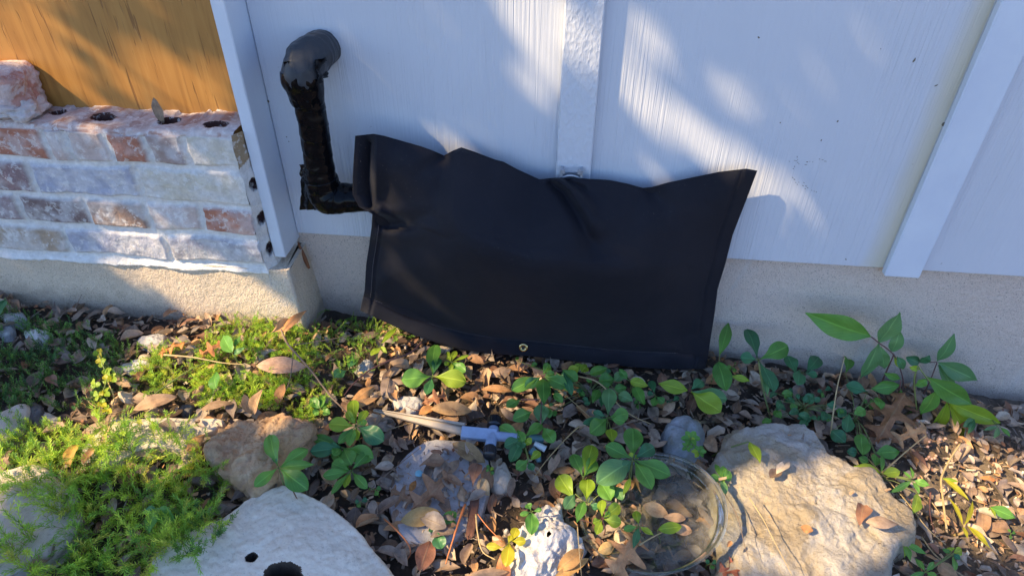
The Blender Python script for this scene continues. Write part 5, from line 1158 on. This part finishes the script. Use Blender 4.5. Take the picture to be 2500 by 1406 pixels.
# ------------------------------------------------------------------ feathery stonecrop mats (nobody could count the sprigs)
def sprigs(name, label, poly, n, cols, lo=.02, hi=.055, drift=(0, 0), nl=.010, hz=0.0):
    xs_ = [p[0] for p in poly]; ys_ = [p[1] for p in poly]; V = []; F = []; Cl = []; k = 0; m = 0; g = 0
    while m < n and g < n*40:
        g += 1; a, b_ = rnd.uniform(min(xs_), max(xs_)), rnd.uniform(min(ys_), max(ys_))
        if not inpoly(a, b_, poly): continue
        if n > 5 and fbm(a*.012, b_*.016, 3, 3) < -.18: continue
        if ((a-45)/85)**2+((b_-1285)/55)**2 < 1 and rnd.random() < .85: continue
        m += 1; P = gnd(a, b_, .005+hz); s = on_stone(P[0], P[1])
        if s: P[2] += {2: .05, 3: .03, 8: .028}.get(s, .0)
        ln = rnd.uniform(lo, hi); az = rnd.uniform(0, 6.28); t0 = np.array([math.cos(az)*.8+drift[0], math.sin(az)*.8+drift[1], rnd.uniform(.6, 1.6)]); t0 /= np.linalg.norm(t0)
        c = np.array(rnd.choice(cols))*rnd.uniform(.75, 1.2); nn = int(ln/.0026)
        pos = P.copy(); d = t0.copy(); ph = rnd.uniform(0, 6)
        for i in range(nn):
            q = i/nn; d = d+np.array([rnd.gauss(0, .06), rnd.gauss(0, .06), .03-.16*q*(hi > .055)]); d /= np.linalg.norm(d); p2 = pos+d*.0026
            sd = np.cross(d, [0, 0, 1.]); sd /= np.linalg.norm(sd)+1e-6; up = np.cross(sd, d)
            # stem segment
            V += [pos-sd*.0004, pos+sd*.0004, p2+sd*.0004, p2-sd*.0004]; F.append([k, k+1, k+2, k+3]); k += 4; cc = np.array((.22, .20, .06)) if q < .4 else c; Cl += [cc]*4
            for w in range(1 if q < .25 else 2):
                ph += 2.4; o = sd*math.cos(ph)+up*math.sin(ph); L_ = nl*rnd.uniform(.7, 1.15)*(1-.35*q if q < .85 else .7); dr = o*.80+d*(.45+.7*q); dr /= np.linalg.norm(dr)
                wv = np.cross(dr, d); wv /= np.linalg.norm(wv)+1e-6; hw = .00085
                V += [pos, pos+dr*L_*.45+wv*hw, pos+dr*L_, pos+dr*L_*.45-wv*hw]; F.append([k, k+1, k+2, k+3]); k += 4
                cv = c*rnd.uniform(.8, 1.2)*(1+.35*q); Cl += [cv*.8, cv, cv*1.15, cv]
            pos = p2
    if not F: return None
    o = obj(name, mkmesh(name, V, np.array(F), np.array(Cl).clip(0, 1)), M_NEEDLE); tag(o, label, 'stonecrop', kind='stuff'); return o
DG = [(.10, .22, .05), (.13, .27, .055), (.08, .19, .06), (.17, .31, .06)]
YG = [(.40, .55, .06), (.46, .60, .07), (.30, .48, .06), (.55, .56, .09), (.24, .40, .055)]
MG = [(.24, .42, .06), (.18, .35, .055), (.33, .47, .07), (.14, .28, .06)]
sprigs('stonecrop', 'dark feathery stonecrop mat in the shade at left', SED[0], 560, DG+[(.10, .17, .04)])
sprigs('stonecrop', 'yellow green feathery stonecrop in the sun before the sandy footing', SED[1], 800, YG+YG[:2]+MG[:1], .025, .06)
sprigs('stonecrop', 'fresh green stonecrop sprigs in the corner beside the bag', SED[2], 130, MG, .03, .06)
sprigs('stonecrop', 'tuft of upright green stonecrop at the left edge of the flagstone', SED[3], 170, YG[:3]+MG, .025, .05, nl=.013)
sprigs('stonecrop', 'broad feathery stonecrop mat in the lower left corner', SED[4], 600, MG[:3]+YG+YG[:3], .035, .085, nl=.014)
sprigs('stonecrop', 'stonecrop sprigs trailing over the left end of the grey slab', [(440, 1240), (540, 1230), (570, 1330), (520, 1400), (440, 1400)], 60, DG+MG, .03, .055, (.5, -.4))
for a, b_ in [(710, 800), (770, 800), (838, 790), (870, 808), (590, 830), (625, 812), (640, 790), (462, 860), (490, 870), (700, 850), (820, 830)]:
    h_ = rnd.uniform(.03, .05)
    sprigs('stonecrop_sprig', 'single upright stonecrop sprigs before the footing', [(a-6, b_-3), (a+6, b_-3), (a+6, b_+4), (a-6, b_+4)], 2, MG+YG[:2], .045, .065, (0, -.1), .009)

# ------------------------------------------------------------------ twigs, stalks and bits
def stalk(name, label, pts, h, r, m_, cat='twig', group=None):
    """pts in px with heights h (list or number)"""
    hs = h if isinstance(h, (list, tuple)) else [h]*len(pts)
    P = [gnd(a, b_, q) for (a, b_), q in zip(pts, hs)]; n = len(P)
    rr = [r*(1-.55*i/(n-1)) for i in range(n)]
    return tag(obj(name, mkmesh(name, *tube(P, rr, n*7, 7, lambda p, u, t: r*.25*mn.noise((p[0]*150, p[1]*150, p[2]*150)))), m_), label, cat, group)
tw = tag(empty('bare_twig', tuple(gnd(845, 1005, 0))), 'long bare grey brown twig crossing the stonecrop from the footing to the bright rosette', 'twig')
def tp(pts, hs, r, n=None):
    P = [gnd(a, b_, q) for (a, b_), q in zip(pts, hs)]; return tube(P, r, n or len(P)*8, 8, lambda p, u, t: .0004*mn.noise((p[0]*160, p[1]*160, p[2]*160)))
obj('main_stem', mkmesh('main_stem', *tp([(680, 788), (698, 832), (722, 862), (760, 905), (790, 945), (812, 972), (846, 1006)], [.06, .065, .065, .06, .055, .05, .05], [.0024, .0026, .0024, .0022, .002, .0024, .0012])), M_TWIG, tw)
obj('side_shoot', mkmesh('side_shoot', *tp([(716, 856), (712, 900), (705, 935), (684, 980)], [.062, .06, .055, .04], [.0011, .001, .0009, .0007])), M_TWIG, tw)
obj('side_shoot', mkmesh('side_shoot', *tp([(716, 842), (760, 836), (830, 824), (860, 818)], [.062, .06, .05, .045], [.0012, .0012, .001, .0008])), M_TWIG, tw)
stalk('vine_stem', 'dark purple brown woody stem below the bag left corner', [(1030, 835), (1000, 862), (950, 880), (900, 905), (860, 940), (840, 965)], .045, .0026, M_PSTEM)
stalk('runner', 'yellow green runner arching beneath the bag hem to the right', [(1412, 918), (1450, 928), (1480, 950), (1510, 988), (1545, 1015), (1590, 1035)], [.06, .07, .06, .05, .045, .03], .0019, M_STRAW)
stalk('dry_stalk', 'thin yellow stalk running from the hanging vine to the grey green seedling', [(1335, 925), (1370, 955), (1410, 990), (1445, 1022)], .055, .0011, M_STRAW)
stalk('dry_stalk', 'pale broken stalk crossing the shaded litter right of the stake tee', [(1414, 1040), (1380, 1072), (1350, 1105), (1325, 1135), (1302, 1168)], .04, .0016, M_STRAW)
stalk('dry_stalk', 'grey stick lying right of the grey green seedling', [(1495, 1046), (1540, 1030), (1605, 1015)], .03, .0022, M_TWIG)
stalk('red_stem', 'bright orange red stem over the right part of the paver', [(1136, 1230), (1118, 1280), (1105, 1320), (1088, 1376)], [.04, .045, .04, .03], .0026, M_RED)
stalk('red_stem', 'curved orange stem over the lower left rim of the paver', [(938, 1266), (965, 1290), (995, 1325), (1002, 1350), (990, 1372)], [.03, .04, .04, .03, .02], .0018, M_RED)
stalk('red_stem', 'short red stem right of the bark strip', [(1166, 1254), (1190, 1285), (1226, 1322)], .035, .0013, M_RED)
stalk('dry_stalk', 'pale bent straw along the bark strip', [(1162, 1255), (1166, 1300), (1178, 1345), (1210, 1366)], .035, .0020, M_STRAW)
stalk('dry_stalk', 'pale dry stalk on the left side of the paver', [(905, 1195), (935, 1165), (985, 1125), (1030, 1090)], .03, .0012, M_TWIG)
stalk('dry_stalk', 'upright straw stalk behind the boulder', [(2027, 1065), (2034, 1010), (2044, 945), (2062, 872)], [.02, .07, .12, .16], .0020, M_STRAW)
stalk('dry_stalk', 'thin stalk bent over the lower boulder', [(1830, 1215), (1865, 1270), (1885, 1310), (1935, 1406)], .09, .0013, M_STRAW)
stalk('dry_stalk', 'brown stalk running along the left side of the boulder', [(1770, 1205), (1800, 1260), (1818, 1330), (1830, 1370)], .085, .0010, M_TWIG)
stalk('dry_stalk', 'tan stalk rising from the willow weed toward the sapling', [(2150, 1155), (2180, 1130), (2220, 1095), (2262, 1062)], .05, .0022, M_STRAW)
stalk('dry_stalk', 'long tan stalk down the right side of the boulder', [(2120, 1120), (2152, 1155), (2210, 1220), (2265, 1290), (2310, 1330)], .045, .0016, M_STRAW)
stalk('dry_stalk', 'second tan stalk toward the bottom right corner', [(2250, 1310), (2290, 1360), (2400, 1440)], .03, .0015, M_STRAW)
stalk('red_stem', 'dark red stem among the yellow weeds', [(2272, 1200), (2270, 1250), (2282, 1300)], .03, .0018, M_PSTEM)
stalk('dry_stalk', 'thin upright twig over the sandy footing', [(184, 752), (200, 718)], [.035, .055], .0010, M_TWIG)
stalk('dry_stalk', 'thin dark twig lying on the buff flagstone', [(360, 1022), (400, 1060), (404, 1075)], .04, .0012, M_TWIG)
stalk('dry_stalk', 'pale long stem along the edge of the sunlit stonecrop', [(400, 866), (470, 872), (540, 885), (600, 890)], .045, .0022, M_STRAW)
stalk('dry_stalk', 'green yellow grass stem slanting through the shaded stonecrop', [(355, 980), (400, 945), (460, 905), (500, 885)], .04, .0018, M_VSTEM)
stalk('dry_stalk', 'thin brown stem curving left of the flagstone', [(180, 1020), (240, 1012), (300, 1000), (330, 985)], .035, .0012, M_TWIG)
stalk('dry_stalk', 'tan stalk standing beside the yellow green creeping sprig', [(265, 935), (278, 975), (262, 1040), (240, 1090)], [.05, .05, .045, .04], .0014, M_STRAW)
stalk('dry_stalk', 'forked stalk before the pale craggy rock', [(1410, 1285), (1413, 1330), (1420, 1410)], [.075, .07, .05], .0012, M_STRAW)
stalk('dry_stalk', 'short tan stalk of the orange oak leaf', [(1560, 1330), (1590, 1312), (1625, 1295)], .055, .0018, M_STRAW)
for k in range(70):
    a, b_ = rnd.uniform(20, 2490), rnd.uniform(900, 1400)
    P = gnd(a, b_, 0)
    if on_stone(P[0], P[1]) or P[1] > -.05: continue
    t = rnd.uniform(0, 6.28); l = rnd.uniform(30, 90)
    stalk('dry_stalk', 'thin dry stalk lost in the leaf litter', [(a, b_), (a+l*.5*math.cos(t)+rnd.uniform(-8, 8), b_+l*.4*math.sin(t)+rnd.uniform(-8, 8)), (a+l*math.cos(t), b_+l*.8*math.sin(t))], rnd.uniform(.012, .03), rnd.uniform(.0006, .0013), rnd.choice([M_STRAW, M_TWIG, M_TWIG, M_PSTEM]), 'twig', 'thin stalks in the litter')
B = gnd(1153, 1196, .03); T_ = gnd(1157, 1312, .03); V, F, _c = lump(*((B+T_)/2), .0085, np.linalg.norm(T_-B)/2, .0035, .02, 3.3, 5, .15, 40)
tag(obj('bark_strip', mkmesh('bark_strip', V, F), M_BARK), 'red brown strip of bark on the right side of the paver', 'bark')
# pinkish seeds
k = 0
for a, b_ in [(2240, 1026), (2247, 1040), (2255, 1044), (2262, 1055), (2268, 1078), (2295, 1072), (2308, 1070), (2335, 1080), (2345, 1098), (2265, 1090), (2268, 1115), (2285, 1112), (2275, 1120), (2282, 1118), (2262, 1120), (2236, 1045)]:
    P = gnd(a, b_, .03); V, F, _c = lump(P[0], P[1], P[2], .0032, .0032, .0032, 0, k, 2, .1, 10); k += 1
    tag(obj('seed', mkmesh('seed', V, F), M_SEED), 'tiny pinkish round seed on hair thin stalks right of the oak leaf', 'seed', 'pinkish seeds below the sapling')

# ------------------------------------------------------------------ drip irrigation stake
st_ = tag(empty('sprinkler_stake', tuple(gnd(1180, 1060, 0))), 'grey plastic irrigation stake with black capped tee and tan pointed spike', 'garden stake')
hS = .055
T0 = gnd(912, 1001, .035); T1 = gnd(1132, 1048, hS)
ax = T1-T0; ln = np.linalg.norm(ax); ax /= ln; upv = np.array([0, -.35, .94]); sd = np.cross(upv, ax); sd /= np.linalg.norm(sd); upv = np.cross(ax, sd)
V = []; F = []
ns = 24
for i in range(ns):
    q = i/(ns-1); w = .003+.0125*q**.8; hgt = .002+.004*q
    sec = [(-w*.8, -hgt), (-w*.8, hgt*.5), (-w*.7, hgt), (w*.05, hgt), (w*.12, -hgt*.2), (w*.40, -hgt*.2), (w*.46, hgt), (w*.8, hgt), (w*.85, hgt*.5), (w*.85, -hgt)]
    for s, z in sec: V.append(T0+ax*ln*q+sd*s+upv*z)
m_ = len(sec); F = grid_faces(ns, m_, True).tolist(); F += [list(range(m_))[::-1], [(ns-1)*m_+i for i in range(m_)]]
obj('spike', fixn(mkmesh('spike', V, F, smooth=False)), M_SPIKE, st_)
def obox(a, b_, w, h, bev=.001):
    """bevelled bar between two points"""
    a = np.array(a); b_ = np.array(b_); x = b_-a; l = np.linalg.norm(x); x /= l; y = np.cross(upv, x); y /= np.linalg.norm(y); z = np.cross(x, y)
    V, F = box(0, l, -w/2, w/2, -h/2, h/2, bev); return [a+x*p[0]+y*p[1]+z*p[2] for p in V], F
K0 = gnd(1126, 1056, hS); K1 = gnd(1212, 1064, hS); K2 = gnd(1262, 1068, hS)
obj('body', fixn(mkmesh('body', *obox(K0, K1, .024, .020), smooth=False)), M_PVC, st_)
c1 = gnd(1206, 1046, hS); c2 = gnd(1197, 1090, hS); e1 = gnd(1208, 1026, hS); e2 = gnd(1195, 1110, hS)
obj('tee', mkmesh('tee', *tube([c1, (c1+c2)/2, c2], [.0115]*3, 16, 24)), M_PVC, st_)
obj('outlet', mkmesh('outlet', *tube([(K0+K1*3)/4, K1, K2], [.0105]*3, 16, 24)), M_PVC, st_)
obj('nozzle', mkmesh('nozzle', *tube([K2, gnd(1275, 1069, hS)], [.0065]*2, 8, 16, lambda p, u, t: .0008*math.sin(u*28))), M_WPL, st_)
rb = lambda p, u, t: .0005*(1 if math.sin(t*14) > 0 else -1)*(1 if .1 < u < .9 else 0)
obj('cap', mkmesh('cap', *tube([c1*.75+e1*.25, e1+(e1-c1)*.15], [.0155, .0155], 12, 84, rb)), M_BLKP, st_)
obj('cap', mkmesh('cap', *tube([c2*.8+e2*.2, e2+(e2-c2)*.15], [.0135, .0130], 12, 84, rb)), M_BLKP, st_)
dr = tag(empty('drip_emitter', tuple(gnd(1315, 1085, 0))), 'dark teal drip emitter with a small white tip, half hidden under round leaves', 'drip emitter')
obj('emitter_body', mkmesh('emitter_body', *tube([gnd(1288, 1068, .035), gnd(1325, 1072, .03)], [.010, .009], 12, 20)), M_TEAL, dr)
obj('emitter_barb', mkmesh('emitter_barb', *tube([gnd(1296, 1098, .03), gnd(1312, 1112, .026), gnd(1316, 1128, .02)], [.009, .007, .005], 12, 16)), M_TEAL, dr)
obj('white_tip', mkmesh('white_tip', *tube([gnd(1304, 1082, .035), gnd(1332, 1096, .03)], [.006, .0075], 10, 16)), M_WPL, dr)
P = gnd(1023, 1155, .021); V, F, _c = lump(P[0], P[1], P[2], .0078, .0078, .002, 0, 2, 2.4, .02, 24)
tag(obj('blue_button', mkmesh('blue_button', V, F), M_CYAN), 'small pale blue plastic disc lying on the paver', 'disc')

# ------------------------------------------------------------------ clear plastic plant saucer
DC = np.array([.200, -.524]); DZ = float(G(.2, -.514))+.03
dish = tag(empty('plant_saucer', (DC[0], DC[1], DZ-.01)), 'dusty clear plastic saucer with a rolled rim, left of the boulder', 'saucer')
def lathe(prof, n=120):
    V = []
    for r_, z_ in prof:
        for t in np.linspace(0, 2*math.pi, n, endpoint=False):
            wob = 1+.006*math.sin(2*t+1); V.append((DC[0]+r_*wob*math.cos(t), DC[1]+r_*wob*math.sin(t), DZ+z_+.20*r_*math.cos(t)))
    return V, grid_faces(len(prof), n, True)
obj('dish', mkmesh('dish', *lathe([(.001, -.002), (.06, -.002), (.115, -.002), (.124, .002), (.131, .014), (.134, .026), (.1325, .0262), (.1295, .0145), (.1225, .0035), (.115, .000), (.06, .000), (.001, .000)])), M_CLEAR, dish)
obj('rim', mkmesh('rim', *lathe([(.1335+.0032*math.cos(a), .027+.0018*math.sin(a)) for a in np.linspace(0, 2*math.pi, 13)])), M_CLEAR, dish)
